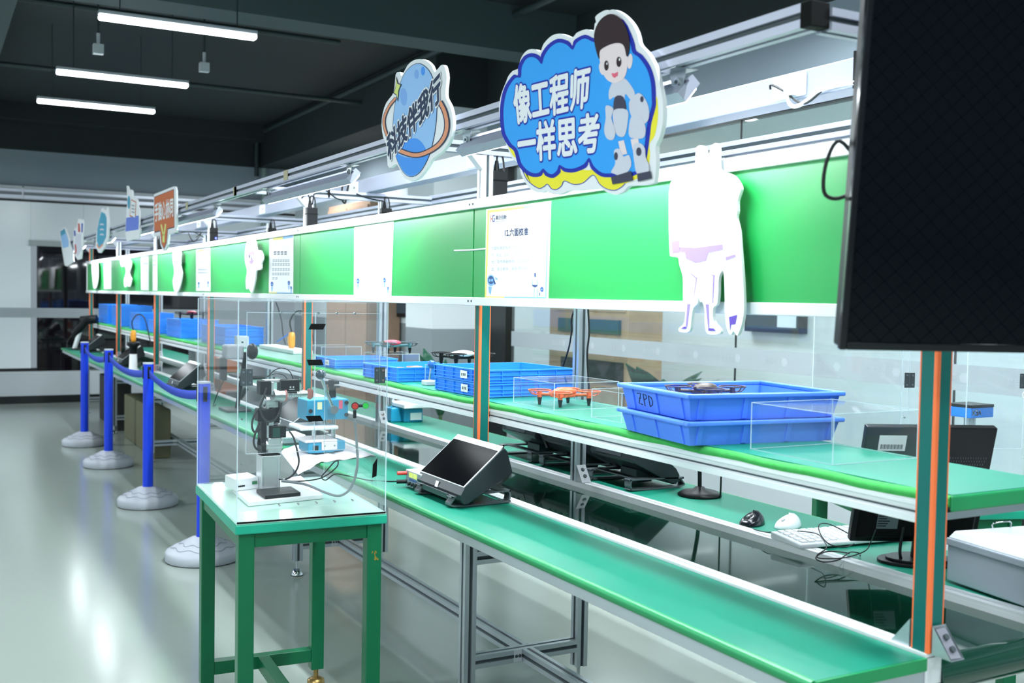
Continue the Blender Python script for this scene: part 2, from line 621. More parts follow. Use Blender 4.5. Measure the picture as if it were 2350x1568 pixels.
c1 = at(842, 720, 0, 4.1)
zt = at(800, 466, 0, 4.1).z
t = T('wooden_cabinet', 'brown wooden cabinet against the white wall, seen above the board near the planet sign', 'cabinet', (4.3, (c0.y + c1.y) / 2, 0))
WOODB = mat('brown_slatted_wood', 'A98A74', .5, noise=.15, nscale=14)
nb(WOODB).box((4.12, c1.y, 0), (4.48, c0.y, zt)).obj('carcass', t, .006)
ym = (c0.y + c1.y) / 2
for a, c in ((c1.y + .02, ym - .01), (ym + .01, c0.y - .02)):
    nb(WOODB).box((4.1, a, .1), (4.12, c, zt - .05)).obj('door', t, .003)
p0, p1 = at(893, 694, 0, 4.42), at(937, 729, 0, 4.42)
t = T('wall_screen', 'dark wall screen on the white wall left of the pillar', 'screen', (4.47, (p0.y + p1.y) / 2, p1.z))
nb(BLACK).box((4.44, p1.y, p1.z), (4.5, p0.y, p1.z + .5)).obj('frame', t, .004)
nb(mat('dim_screen_picture', '2B3E4A', 0.15, emit=0.25)).box((4.435, p1.y + .04, p1.z + .04), (4.441, p0.y - .04, p1.z + .46)).obj('screen', t)
LEAF = mat('dark_green_leaf', '1E5A42', 0.35, noise=0.3, nscale=12)


def plant(x, y, z0, label, n=9, h=0.5, seed=1, wd=0.075):
    rnd = random.Random(seed)
    t = T('potted_plant', label, 'plant', (x, y, 0))
    nb(GREYP).lathe([(0.0, 0), (0.13, 0), (0.17, 0.32), (0.15, 0.32), (0.14, 0.28), (0, 0.28)], (x, y, z0)).obj('pot', t)
    nb(mat('plant_stem', '3C5B35', 0.6)).cyl((x, y, z0 + .28), (x, y, z0 + .5), 0.015).obj('stem', t)
    b = nb(LEAF)
    for k in range(n):
        a = 2 * PI * k / n + rnd.uniform(-.3, .3)
        tilt = rnd.uniform(0.25, 1.0)
        L = h * rnd.uniform(0.7, 1.1)
        prev = None
        for j in range(7):
            s = j / 6
            rr = L * s * math.sin(tilt * (0.5 + s * .6))
            zz = z0 + 0.45 + L * s * math.cos(tilt * (0.5 + s * .6))
            ww = wd * math.sin(PI * min(1, 0.08 + s * 0.92)) + 0.004
            c = Vector((x + rr * math.cos(a), y + rr * math.sin(a), zz))
            sd = Vector((-math.sin(a), math.cos(a), 0)) * ww
            cur = (c - sd, c + Vector((0, 0, -.02)) * (ww / wd), c + sd)
            if prev:
                b.add([prev[0], prev[1], prev[2], cur[2], cur[1], cur[0]], [(0, 1, 4, 5), (1, 2, 3, 4)], True)
            prev = cur
    o = b.obj('foliage', t)
    md = o.modifiers.new('leaf_thickness', 'SOLIDIFY')
    md.thickness = 0.002
    return t


p = at(1515, 860, 0, 5.0)
plant(5.0, p.y, 0, 'leafy dark green plant behind the glass, above the blue tray', 8, 0.66, 3, 0.12)
p = at(915, 790, 0, 3.7)
plant(3.7, p.y - 0.9, 0, 'leafy plant at the left edge of the white pillar', 7, 0.62, 5)

# ================================================================== the assembly bench
ZB = 0.755
Y0, Y1 = 1.365, 13.25
PY = [1.385, 3.27, 5.2, 7.27, 9.2, 11.2, 13.22]
t = T('assembly_bench', 'long green assembly line bench with belt and aluminium legs', 'workbench', (1.9, Y0, 0))
b = nb(MATG).box((1.372, Y0, 0.731), (1.652, Y1, ZB))
b.obj('front_worktop', t)
b = nb(EDGEG).tube([(1.37, Y0 + .001, 0.743), (1.37, Y1 - .001, 0.743)], 0.0125, 12, 1)
b.box((1.37, Y0 - 0.006, 0.731), (1.652, Y0, 0.7545))
b.obj('front_edge_band', t)
nb(ALU).box((1.375, Y0, 0.70), (1.405, Y1, 0.731)).box((1.375, Y0, 0.70), (1.652, Y0 + .03, 0.731)).obj('front_apron', t, 0.002)
nb(MATG).box((2.112, Y0, 0.731), (2.43, Y1, ZB)).obj('rear_worktop', t)
b = nb(EDGEG).tube([(2.432, Y0 + .001, 0.743), (2.432, Y1 - .001, 0.743)], 0.0125, 12, 1)
b.obj('rear_edge_band', t)
nb(ALU).box((2.395, Y0, 0.70), (2.425, Y1, 0.731)).obj('rear_apron', t, 0.002)
for x in (1.676, 2.088):
    b = nb(ALUW).box((x - .022, Y0, 0.70), (x + .022, Y1, 0.752))
    for q in (-.0115, .0115):
        b.box((x + q - .0100, Y0, 0.752), (x + q + .0100, Y1, 0.7605))
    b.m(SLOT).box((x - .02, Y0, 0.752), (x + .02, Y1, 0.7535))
    b.obj('belt_side_rail', t)
R_ = 0.036
b = nb(BELT)
b.box((1.70, Y0 + .03, 0.736), (2.064, Y1, 0.7405))
n = 16
arc = [(Y0 + .03 - R_ * math.sin(PI * i / n), 0.7405 - R_ + R_ * math.cos(PI * i / n)) for i in range(n + 1)]
b.add([(1.70, y, z) for y, z in arc] + [(2.064, y, z) for y, z in arc], [(i, i + 1, n + 2 + i, n + 1 + i) for i in range(n)], True)
b.add([(1.70, y, z) for y, z in arc], [tuple(range(n + 1))]).add([(2.064, y, z) for y, z in arc], [tuple(range(n + 1))])
b.box((1.70, Y0 + .03, 0.6685), (2.064, Y1, 0.672))
b.obj('conveyor_belt', t)
for y in PY:
    for x in (1.64, 2.1):
        lg = nb(ALU).prof((x, y, 0.075), (x, y, 0.70), 0.045, up=(1, 0, 0)).obj('leg', t)
        b = nb(CHROME).cyl((x, y, 0.03), (x, y, 0.08), 0.007)
        b.lathe([(0, 0.034), (0.013, 0.034), (0.03, 0.008), (0.031, 0.003)], (x, y, 0), 24).m(BLACK).cyl((x, y, 0), (x, y, 0.004), 0.032)
        b.obj('levelling_foot', lg)
    nb(ALU).prof((1.6625, y, 0.155), (2.0775, y, 0.155), 0.045).obj('cross_bar', t)
    nb(ALU).prof((1.6625, y, 0.52), (2.0775, y, 0.52), 0.045).obj('cross_bar', t)
    b = nb(LGREY).box((1.815, y - 0.0255, 0.135), (1.845, y - 0.0225, 0.178))
    b.m(SLOT).cyl((1.823, y - .027, 0.156), (1.823, y - .0255, 0.156), 0.006).cyl((1.837, y - .027, 0.156), (1.837, y - .0255, 0.156), 0.006)
    b.obj('corner_bracket', t)
for a, c in zip(PY[:-1], PY[1:]):
    nb(ALU).prof((1.87, a + .0225, 0.155), (1.87, c - .0225, 0.155), 0.045).obj('stretcher', t)
nb(GREENT).box((2.02, Y0 - .02, 0.0), (2.06, Y0 + .02, 0.667)).obj('belt_end_leg', t, 0.002)

# front posts
def post(y, upper_green, label):
    t = T('line_post', label, 'post', (1.68, y, ZB), 0, 'green posts of the assembly line')
    x0, x1, a, c = 1.66, 1.70, y - .02, y + .02
    top = 1.904 if upper_green else 1.392
    nb(POSTG).box((x0, a, 0.7605), (x1, c, top)).obj('cladding', t)
    for x, yy in ((x0, a), (x1, a), (x0, c), (x1, c)):
        hw_ = .0046 if (x == x0 and yy == a) else .0022
        nb(ORANGE).box((x - hw_ + (.0015 if x < 1.68 else -.0015), yy - hw_ + (.0015 if yy < y else -.0015), 0.7605), (x + hw_ + (.0015 if x < 1.68 else -.0015), yy + hw_ + (.0015 if yy < y else -.0015), top)).obj('corner_strip', t, 0.002)
    if not upper_green:
        nb(ALUW).prof((1.68, y, 1.392), (1.68, y, 1.904), 0.04, up=(1, 0, 0)).obj('upper_profile', t)
    for s in (-1, 1):
        b = nb(ALU)
        yb_ = y + s * 0.0265
        b.add([(x0 + .002, yb_, 0.7605), (x0 + .002, yb_ + s * .045, 0.7605), (x0 + .002, yb_, 0.815), (x1 - .002, yb_, 0.7605), (x1 - .002, yb_ + s * .045, 0.7605), (x1 - .002, yb_, 0.815)],
              [(0, 1, 2), (3, 5, 4), (0, 3, 4, 1), (0, 2, 5, 3)])
        b.m(mat('bracket_grey', '8E8F9A', .5, .3)).add([(x0 + .006, yb_ + s * .040, 0.7635), (x1 - .007, yb_ + s * .042, 0.763), (x1 - .007, yb_ + s * .004, 0.81), (x0 + .007, yb_ + s * .004, 0.81)], [(0, 1, 2, 3)])
        b.m(SLOT)
        for q in (.3, .7):
            c = Vector((1.68, yb_ + s * (.042 - .038 * q), .763 + .047 * q))
            b.cyl(c, c + Vector((0, s * .004, .003)), .006, n=12)
        b.obj('foot_bracket', t)
    return t


ordinal = ['nearest, standing at the open end of the bench', 'second from the near end, behind the black tablet terminal', 'third from the near end, behind the robot arm',
           'fourth from the near end, behind the acrylic', 'fifth from the near end, behind the belt barrier', 'sixth from the near end of the bench', 'farthest, at the far end of the bench']
for i, y in enumerate(PY):
    post(y, i == 6, 'green post with orange corner strips, ' + ordinal[i])

# rear posts
RX = 2.08
for i, y in enumerate(PY):
    if i == 0:
        y = 1.43
    t = T('rear_post', 'silver aluminium post of the rear row, ' + ['nearest one', 'second one, beside the orange drone box', 'third one, right of the robot arm', 'fourth one', 'fifth one', 'sixth one', 'farthest one'][i],
          'post', (RX, y, 0.76), 0, 'silver posts behind the belt')
    nb(ALU).prof((RX, y, 0.7605), (RX, y, 1.905), 0.04, up=(1, 0, 0)).obj('profile', t)
    b = nb(LGREY).add([(RX - .02, y - .021, 0.762), (RX - .02, y - .062, 0.762), (RX - .02, y - .021, 0.82), (RX + .018, y - .021, 0.762), (RX + .018, y - .062, 0.762), (RX + .018, y - .021, 0.82)],
                      [(0, 1, 2), (3, 5, 4), (0, 3, 4, 1), (1, 4, 5, 2)])
    b.m(SLOT).cyl((RX, y - .05, 0.785), (RX, y - .045, 0.78), 0.007).cyl((RX, y - .034, 0.806), (RX, y - .03, 0.80), 0.007)
    b.obj('foot_bracket', t)

# ================================================================== middle shelf
t = T('line_shelf', 'long green shelf above the belt carrying the blue crates', 'shelf', (1.88, Y0, 0.993))
nb(MATG).box((1.712, Y0, 1.04), (2.06, Y1, 1.06)).obj('deck', t)
b = nb(LIPG)
pts = [(1.712, Y0 + (Y1 - Y0) * i / 160, 1.047 + 0.0015 * math.sin(i * 1.7)) for i in range(161)]
b.tube(pts, 0.0118, 10, 1)
b.obj('felt_edge', t)
nb(EDGEG).box((1.705, Y0 - .008, 1.028), (2.06, Y0, 1.0595)).obj('end_band', t, 0.004)
YS = Y0 + .045
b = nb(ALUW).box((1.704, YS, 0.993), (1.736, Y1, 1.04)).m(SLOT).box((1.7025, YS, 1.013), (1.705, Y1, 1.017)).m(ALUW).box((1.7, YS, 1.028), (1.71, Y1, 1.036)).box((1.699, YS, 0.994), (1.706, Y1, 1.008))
b.obj('front_beam', t)
nb(ALU).prof((2.04, Y0 + .06, 1.018), (2.04, Y1, 1.018), 0.04).obj('rear_beam', t)
for y in PY:
    nb(ALU).prof((1.737, y + .05, 1.018), (2.02, y + .05, 1.018), 0.04).obj('cross_beam', t)

# ================================================================== green display board
t = T('display_board', 'long green writing board in a white metal frame over the bench', 'board', (1.64, Y0, 1.392))
for a, c in zip(PY[:-1], PY[1:]):
    nb(BOARDG).box((1.640, a + .004, 1.418), (1.652, c + .0 - .004, 1.722)).obj('panel', t)
nb(ALUW).box((1.628, Y0, 1.392), (1.657, Y1, 1.420)).obj('bottom_frame', t, 0.002)
nb(ALUW).box((1.628, Y0, 1.720), (1.657, Y1, 1.753)).obj('top_frame', t, 0.002)
for y in PY[1:-1]:
    b = nb(SLOT)
    for z in (1.407, 1.736):
        b.cyl((1.6265, y - .014, z), (1.628, y - .014, z), 0.004, n=10).cyl((1.6265, y + .01, z), (1.628, y + .01, z), 0.004, n=10)
    b.obj('screw_pair', t)
nb(ALUW).box((1.634, Y1 - .02, 1.42), (1.655, Y1, 1.72)).obj('end_frame', t, 0.002)
nb(mat('chalk_white', 'FBFDFD', 0.8)).tube([(1.6395, 3.42, 1.584), (1.6395, 3.30, 1.582), (1.6395, 3.17, 1.5825)], 0.003, 6, 4).obj('chalk_stroke', t)

# ================================================================== overhead frame
t = T('overhead_frame', 'aluminium overhead rail frame above the green board', 'frame', (1.88, 1.43, 1.905))
b = nb(ALUW)
FX, RXR, ZR = 1.39, 2.37, 1.932
nb(ALUO).prof((FX, 1.445, ZR), (FX, Y1, ZR), 0.044).obj('front_rail', t)
nb(BLACKM).box((FX - .023, 1.418, ZR - .023), (FX + .023, 1.445, ZR + .023)).obj('end_cap', t, 0.002)
nb(ALUO).prof((RXR, 1.445, ZR), (RXR, Y1, ZR), 0.044).obj('rear_rail', t)
for i, y in enumerate(PY):
    yy = 1.432 if i == 0 else y
    nb(ALUO).prof((FX + .0225, yy, ZR - .006), (RXR - .0225, yy, ZR - .006), 0.04).obj('cross_arm', t)
    if i:
        b = nb(LGREY).add([(1.66, y - .018, 1.904), (1.615, y - .018, 1.904), (1.66, y - .018, 1.855), (1.66, y + .018, 1.904), (1.615, y + .018, 1.904), (1.66, y + .018, 1.855)],
                          [(0, 1, 2), (3, 5, 4), (0, 3, 4, 1), (1, 4, 5, 2)])
        b.obj('gusset', t)
TAPE = mat('beige_tape', 'B7AE8C', 0.6)
for y in (4.55, 5.42, 6.55):
    nb(TAPE).box((FX - .0235, y - .03, ZR - .02), (FX - .0222, y + .03, ZR + .022)).box((FX - .0235, y - .03, ZR + .022), (FX, y + .03, ZR + .0232)).obj('tape_patch', t)
nb(BLACKM).box((FX - .0235, 5.39, ZR - .023), (FX - .0225, 5.43, ZR + .023)).obj('joint_strip', t)

# socket duct
t = T('socket_duct', 'white aluminium cable duct with power sockets above the board', 'cable duct', (2.02, 1.5, 1.948))
nb(mat('duct_aluminium', '9CA2B4', .45, .3)).box((1.98, 1.5, 1.9465), (2.06, Y1, 2.02)).obj('channel', t, 0.003)
for y in (2.12, 3.95, 5.36, 7.1, 9.0):
    s = nb(WHITE).box((1.972, y - .06, 1.953), (1.98, y + .06, 2.012)).obj('socket_plate', t, 0.003)
    nb(SLOT).box((1.9705, y - .03, 1.978), (1.972, y - .026, 1.988)).box((1.9705, y - .018, 1.978), (1.972, y - .014, 1.988)).obj('socket_slots', s)

# lamps under the front rail
def rail_lamp(y0, y1, label, cx=1.408, ang=math.radians(50), rx=1.40, lit=None):
    t = T('rail_lamp', label, 'lamp', (cx, (y0 + y1) / 2, 1.845), 0, 'lamps under the overhead rails')
    # tilted housing facing down and towards the board
    c = Vector((cx, 0, 1.868))
    def q(u, v, y):
        return (c.x + u * math.cos(ang) - v * math.sin(ang), y, c.z + u * math.sin(ang) + v * math.cos(ang))
    b = nb(ALUO)
    ring = [(-.03, -.012), (.03, -.012), (.03, .012), (.018, .016), (-.018, .016), (-.03, .012)]
    ring = [(.028, -.014), (.028, .012), (.012, .014), (.012, .009), (-.002, .009), (-.002, .014), (-.028, .014), (-.028, -.014)]
    m_ = len(ring)
    b.add([q(u, v, y0) for u, v in ring] + [q(u, v, y1) for u, v in ring], [tuple(range(m_ - 1, -1, -1)), tuple(range(m_, 2 * m_))] + [(i, (i + 1) % m_, (i + 1) % m_ + m_, i + m_) for i in range(m_)])
    b.obj('housing', t)
    b = nb(lit or TUBEL).add([q(-.025, -.0142, y0 + .01), q(.025, -.0142, y0 + .01), q(.025, -.0142, y1 - .01), q(-.025, -.0142, y1 - .01), q(-.02, -.02, y0 + .012), q(.02, -.02, y0 + .012), q(.02, -.02, y1 - .012), q(-.02, -.02, y1 - .012)],
                      [(0, 1, 2, 3), (7, 6, 5, 4), (0, 4, 5, 1), (1, 5, 6, 2), (2, 6, 7, 3), (3, 7, 4, 0)])
    b.obj('lit_diffuser', t)
    for y in (y0 + .03, y1 - .03):
        b = nb(STEEL).box((rx - .028, y - .03, 1.9075), (rx + .03, y + .03, 1.9095))
        b.sheet([(rx, y - .028, 1.9075), (rx, y + .028, 1.9075), (rx, y + .018, 1.872), (rx, y - .018, 1.872)], (.002, 0, 0))
        b.m(CHROME).cyl((rx - .004, y, 1.884), (rx, y, 1.884), 0.01).m(SLOT).cyl((rx - .0055, y, 1.884), (rx - .0038, y, 1.884), 0.004)
        b.obj('tilt_bracket', t)


TUBEL = mat('lit_work_lamp', 'F2FAFF', 0.4, emit=58.0)
lamps = [(1.81, 2.88, 'nearest of the lamps under the front rail, behind the cloud sign'), (3.82, 4.97, 'lit rail lamp between the planet sign and the third post'), (5.95, 7.05, 'lit rail lamp between the orange sign and the third post'),
         (7.75, 8.85, 'lit rail lamp just beyond the orange sign'), (9.75, 10.8, 'lit rail lamp by the turquoise sign'), (11.7, 12.7, 'farthest lit rail lamp of the line')]
for a, c, l in lamps:
    rail_lamp(a, c, l)

TUBER = mat('lit_rear_lamp', 'F2FAFF', 0.4, emit=50.0)
for a, c, l in ((1.85, 2.9, 'lit lamp under the rear rail, nearest the black screen'), (3.75, 4.85, 'lit lamp under the rear rail behind the planet sign'), (5.7, 6.8, 'lit lamp under the rear rail behind the third post'),
                (7.7, 8.8, 'lit lamp under the rear rail behind the orange sign'), (9.7, 10.8, 'lit lamp under the rear rail beyond the fifth post'), (11.7, 12.7, 'farthest lit lamp under the rear rail')):
    rail_lamp(a, c, l, 2.36, math.radians(-12), 2.37, TUBER)
# ================================================================== hanging signs, posters and cut-outs (real flat boards)
def fl(ox, oy, s, ax, val):
    """maps tracing coordinates to the plane of the flat board"""
    return lambda u, v, k=0.0: at(ox + u / s, oy + v / s, ax, val) - Vector((k, 0, 0))


def ellipse(cx, cy, rx, ry, rot=0.0, n=28):
    c, s_ = math.cos(rot), math.sin(rot)
    return [(cx + rx * math.cos(a) * c - ry * math.sin(a) * s_, cy + rx * math.cos(a) * s_ + ry * math.sin(a) * c) for a in [2 * PI * i / n for i in range(n)]]


def spline2(pts, res=5):
    return [(p.x, p.y) for p in smooth([(x, y, 0) for x, y in pts], res, True)]


def layer(b, f, pts, k, material, sm=0):
    pts = spline2(pts, sm) if sm else pts
    b.m(material).sheet([f(u, v, k) for u, v in pts], (0.0005, 0, 0))


def strip(b, f, pts, hw, k, material, closed=False):
    P = smooth([(x, y, 0) for x, y in pts], 5, closed)
    L, R = [], []
    n = len(P)
    for i in range(n):
        d = (P[(i + 1) % n] - P[i - 1]) if closed else (P[min(i + 1, n - 1)] - P[max(i - 1, 0)])
        d.normalize()
        q = Vector((-d.y, d.x, 0)) * hw
        L.append(P[i] + q)
        R.append(P[i] - q)
    vs = [f(p.x, p.y, k) for p in L] + [f(p.x, p.y, k) for p in R]
    m_ = n if closed else n - 1
    b.m(material).add(vs, [(i, (i + 1) % n, (i + 1) % n + n, i + n) for i in range(m_)])


def grow(pts, d):
    n = len(pts)
    out = []
    area_ = sum(pts[i][0] * pts[(i + 1) % n][1] - pts[(i + 1) % n][0] * pts[i][1] for i in range(n))
    sg = 1 if area_ > 0 else -1
    for i in range(n):
        a = Vector(pts[i - 1])
        c = Vector(pts[(i + 1) % n])
        t_ = (c - a).normalized()
        out.append((pts[i][0] + t_.y * d * sg, pts[i][1] - t_.x * d * sg))
    return out


FOAM = mat('white_foam_board', 'F3F6F8', 0.5, 0, .3)
S_NAVY = mat('print_navy', '2233B0', .6, 0, .2)
S_BLUE = mat('print_sky_blue', '38A8FC', .6, 0, .2)
S_YEL = mat('print_yellow', 'FDF03C', .6, 0, .2)
S_INK = mat('print_dark_ink', '33405C', .6, 0, .2)
S_LBL = mat('print_pale_blue', '9FCBFA', .6, 0, .2)
S_MBL = mat('print_mid_blue', '4E9EF8', .6, 0, .2)
S_ORG = mat('print_peach', 'EFA27C', .6, 0, .2)
S_HAIR = mat('print_dark_brown', '36262A', .6, 0, .2)
S_SKIN = mat('print_skin', 'F4E3E4', .6, 0, .2)
S_PINK = mat('print_pink', 'EE6A86', .6, 0, .2)
S_GRY = mat('print_pale_grey', 'D9DAE6', .6, 0, .2)
S_DGR = mat('print_charcoal', '44465A', .6, 0, .2)
S_LIL = mat('print_lilac', '9C86D6', .6, 0, .2)
S_PUR = mat('print_purple', '6A54B8', .6, 0, .2)
S_LIM = mat('print_lime', 'E2EC8A', .6, 0, .2)
S_TERR = mat('print_terracotta', 'D2703F', .6, 0, .2)
S_TEAL = mat('print_turquoise', '4FA6C6', .6, 0, .2)
S_RED = mat('print_red', 'C9524C', .6, 0, .2)
S_PALE = mat('print_faint_grey', 'A7B0B8', .6, 0, .2)

SX = 1.345


def sign(name, label, outline, f, sm=0, hang=None):
    pts = [f(u, v) for u, v in (spline2(outline, sm) if sm else outline)]
    ys = [p.y for p in pts]
    zs = [p.z for p in pts]
    t = T(name, label, 'sign', (SX, sum(ys) / len(ys), min(zs)))
    nb(FOAM).sheet(pts, (0.01, 0, 0)).obj('backing_board', t)
    yc = (min(ys) + max(ys)) / 2 if hang is None else hang
    nb(LGREY).box((SX + .01, yc - .02, 1.915), (FX - .0225, yc + .02, 1.95)).obj('rail_clip', t)
    return t


I = lambda u, v, k=0.0: at(u, v, 0, SX) - Vector((k, 0, 0))
A_ = fl(1160, 20, 6.351, 0, SX)
B_ = fl(1160, 240, 6.351, 0, SX)
out = [(1145.4, 243), (1150.4, 216), (1160.9, 189), (1166.8, 174.5), (1177, 162.6), (1190, 156.6), (1193.6, 138.7), (1202.6, 122.3), (1214.5, 113.4), (1229.4, 113.4), (1240, 118), (1248, 100), (1267, 81.4), (1289, 77.5), (1312.7, 86), (1323.8, 75), (1345.8, 67), (1361.5, 70.4), (1364.7, 54.6), (1367.8, 50), (1366, 39), (1375.7, 30), (1390, 23), (1396, 24), (1407, 22), (1420, 26), (1435.5, 37), (1451, 54.6), (1462, 76.7), (1468.6, 102), (1486, 121), (1503, 150.7), (1512.7, 187), (1520.6, 228), (1522, 252.6), (1520.6, 284), (1514, 314), (1504.8, 336), (1506, 374), (1503, 414.8), (1494, 422.6), (1468.6, 426), (1443, 427), (1431, 440), (1415, 447), (1396, 443), (1380, 434), (1357, 435), (1333, 437), (1306, 438), (1290.7, 444.7), (1276.5, 447), (1260.8, 443), (1254.5, 439), (1238.7, 442), (1223, 438), (1207, 421), (1196, 400.6), (1190, 377), (1175.7, 364), (1166, 342), (1160, 325), (1153.4, 291), (1146, 267)]
t = sign('cloud_sign', 'big blue cloud sign with white lettering and a cartoon boy, on the front rail', out, I, 3)
b = B()
yel = [(1199, 389.6), (1212, 414.8), (1235.6, 432), (1248, 429), (1257, 423), (1267, 433.7), (1278, 435), (1289, 427), (1296, 415.6), (1317.5, 423.4), (1339.5, 419.5), (1362, 402), (1377, 422.6), (1393, 433.7), (1412, 436.8), (1427.7, 429), (1435.5, 421), (1480, 400), (1492, 358), (1490.7, 331), (1503, 311), (1510, 271.5), (1510, 240), (1504.8, 221.5), (1480, 240), (1400, 380), (1250, 380), (1189, 366), (1169, 341), (1166, 325), (1185, 340), (1195, 370)]
layer(b, I, yel, .0008, S_YEL, 3)
strip(b, I, yel[:17], 0.9, .0009, S_NAVY)
blue = [(1158, 243), (1162, 219), (1170, 198), (1184.7, 179), (1197, 177.5), (1199, 155), (1208.8, 136.5), (1221, 131), (1234, 135.7), (1245, 147.5), (1251, 128.6), (1264, 109.7), (1282.8, 98), (1301.7, 102.7), (1316, 114.5), (1325, 98.7), (1344, 88.8), (1366, 97), (1380, 83), (1400, 50), (1425, 52), (1446.6, 95.6), (1453, 120.8), (1468.6, 133), (1486, 158.6), (1495, 190), (1497, 224.7), (1497, 243), (1487.5, 279), (1484, 306), (1479.6, 340), (1470, 385), (1440, 398), (1405.6, 398), (1383.6, 396.7), (1364.7, 381.7), (1353.7, 362), (1341, 377), (1317, 387), (1298.6, 385.6), (1285, 378.6), (1279.7, 391), (1268.6, 400), (1257.6, 396), (1248, 387), (1238.7, 396), (1226, 397.5), (1212, 391), (1197.8, 374), (1189, 344), (1175.7, 331), (1166, 315.6), (1160, 300), (1157, 267)]
layer(b, I, grow(blue, 9), .0014, S_NAVY, 3)
layer(b, I, blue, .002, S_BLUE, 3)
b.obj('printed_cloud', t)
b = B()
q1 = [B_(170, 285), B_(1212, 32), A_(1252, 845), A_(112, 1140)]
q2 = [I(1193, 375), I(1378, 347), I(1377, 258), I(1190, 290)]
b.m(S_NAVY)
put_text(b, '像工程师', q1, 0.072, (-.0026, 0, 0))
put_text(b, '一样思考', q2, 0.072, (-.0026, 0, 0))
b.m(FOAM)
put_text(b, '像工程师', q1, 0.034, (-.0032, 0, 0))
put_text(b, '一样思考', q2, 0.034, (-.0032, 0, 0))
b.obj('lettering', t)
# plain stand-in figure of a boy in a pale suit
b = B()
layer(b, A_, [(1600, 1050), (1740, 1010), (1860, 1150), (1900, 1250), (1850, 1340), (1760, 1240), (1740, 1400), (1640, 1420), (1600, 1290), (1530, 1330), (1520, 1220), (1550, 1120)], .0026, S_GRY, 3)
layer(b, A_, [(1612, 1290), (1735, 1290), (1770, 1500), (1600, 1500)], .0030, S_DGR, 3)
layer(b, B_, [(1600, 80), (1790, 80), (1800, 250), (1750, 460), (1640, 440), (1590, 250)], .0034, S_GRY, 3)
layer(b, A_, [(1840, 1330), (1960, 1230), (2060, 1330), (2110, 1480), (2090, 1640), (1960, 1700), (1850, 1560), (1820, 1420)], .0034, S_GRY, 3)
layer(b, B_, [(1860, 170), (1980, 150), (2060, 330), (2040, 480), (1930, 500), (1830, 470), (1820, 330)], .0038, S_GRY, 3)
layer(b, B_, [(1480, 20), (1590, 60), (1560, 200), (1620, 380), (1590, 510), (1500, 500), (1455, 380), (1480, 200)], .0034, S_GRY, 3)
layer(b, A_, ellipse(2010, 1322, 24, 44), .0042, S_DGR)
layer(b, B_, [(1660, 540), (1740, 520), (1790, 720), (1700, 740)], .0030, S_SKIN)
layer(b, B_, [(1840, 510), (1950, 490), (1970, 640), (1870, 660)], .0030, S_SKIN)
layer(b, B_, [(1600, 680), (1680, 650), (1740, 760), (1820, 740), (1850, 900), (1730, 1040), (1600, 1010), (1560, 980), (1620, 860)], .0036, S_GRY, 3)
layer(b, B_, [(1880, 600), (1980, 565), (2050, 640), (2060, 760), (2110, 900), (2090, 1010), (1940, 1010), (1900, 860)], .0036, S_GRY, 3)
layer(b, B_, [(1558, 1060), (1850, 970), (1880, 1110), (1580, 1165)], .0040, S_DGR)
layer(b, B_, [(1940, 1010), (2130, 970), (2150, 1080), (1950, 1125)], .0040, S_DGR)
layer(b, B_, ellipse(1632, 755, 26, 58), .0042, S_DGR)
layer(b, B_, ellipse(1965, 690, 38, 62), .0042, S_DGR)
layer(b, A_, ellipse(1420, 880, 38, 90, -.2), .0030, S_SKIN)
layer(b, A_, ellipse(1830, 770, 36, 110, .1), .0030, S_SKIN)
layer(b, A_, [(1380, 600), (1520, 500), (1700, 480), (1790, 560), (1800, 740), (1780, 930), (1720, 1040), (1600, 1085), (1490, 1030), (1420, 880)], .0034, S_SKIN, 4)
layer(b, A_, [(1312, 430), (1340, 280), (1420, 150), (1550, 80), (1680, 130), (1770, 260), (1820, 420), (1830, 560), (1810, 680), (1785, 690), (1755, 560), (1690, 505), (1560, 520), (1400, 610), (1392, 740), (1345, 620)], .0044, S_HAIR, 3)
layer(b, A_, ellipse(1493, 832, 30, 72), .0046, S_HAIR)
layer(b, A_, ellipse(1675, 778, 34, 75), .0046, S_HAIR)
layer(b, A_, ellipse(1505, 805, 9, 18), .0050, FOAM)
layer(b, A_, ellipse(1688, 745, 10, 20), .0050, FOAM)
layer(b, A_, [(1570, 945), (1618, 948), (1662, 922), (1655, 980), (1612, 1012), (1582, 990)], .0046, S_PINK)
b.obj('printed_figure', t)

# planet sign
A_ = fl(870, 130, 5.406, 0, SX)
out = [(495, 30), (580, 45), (650, 110), (690, 190), (760, 112), (800, 105), (822, 150), (840, 260), (825, 420), (832, 520), (880, 610), (915, 760), (910, 920), (870, 1060), (780, 1180), (660, 1270), (600, 1370), (500, 1500), (390, 1545), (290, 1470), (220, 1330), (150, 1375), (105, 1350), (90, 1100), (50, 1000), (30, 850), (45, 700), (90, 570), (160, 480), (190, 390), (205, 220), (240, 190), (265, 200), (280, 240), (350, 110), (420, 50)]
t = sign('planet_sign', 'blue planet sign with an orange ring and slanted dark lettering, on the front rail', out, A_, 2)
b = B()
body = [(490, 88), (600, 150), (670, 280), (712, 480), (715, 700), (690, 950), (620, 1230), (510, 1430), (390, 1488), (290, 1410), (210, 1220), (178, 1000), (180, 800), (210, 560), (280, 300), (370, 150)]
layer(b, A_, grow(spline2(body, 4), 7), .0008, S_INK)
layer(b, A_, body, .0014, S_LBL, 4)
layer(b, A_, ellipse(310, 500, 42, 110, -.05), .0018, mat('print_soft_blue', '86B4F2', .6, 0, .2))
layer(b, A_, ellipse(470, 220, 26, 58), .0018, mat('print_soft_blue', '86B4F2', .6, 0, .2))
layer(b, A_, ellipse(550, 180, 24, 55), .0018, S_MBL)
layer(b, A_, [(270, 1150), (330, 1060), (440, 1012), (530, 1060), (585, 1160), (560, 1220), (300, 1220)], .0018, S_MBL, 3)
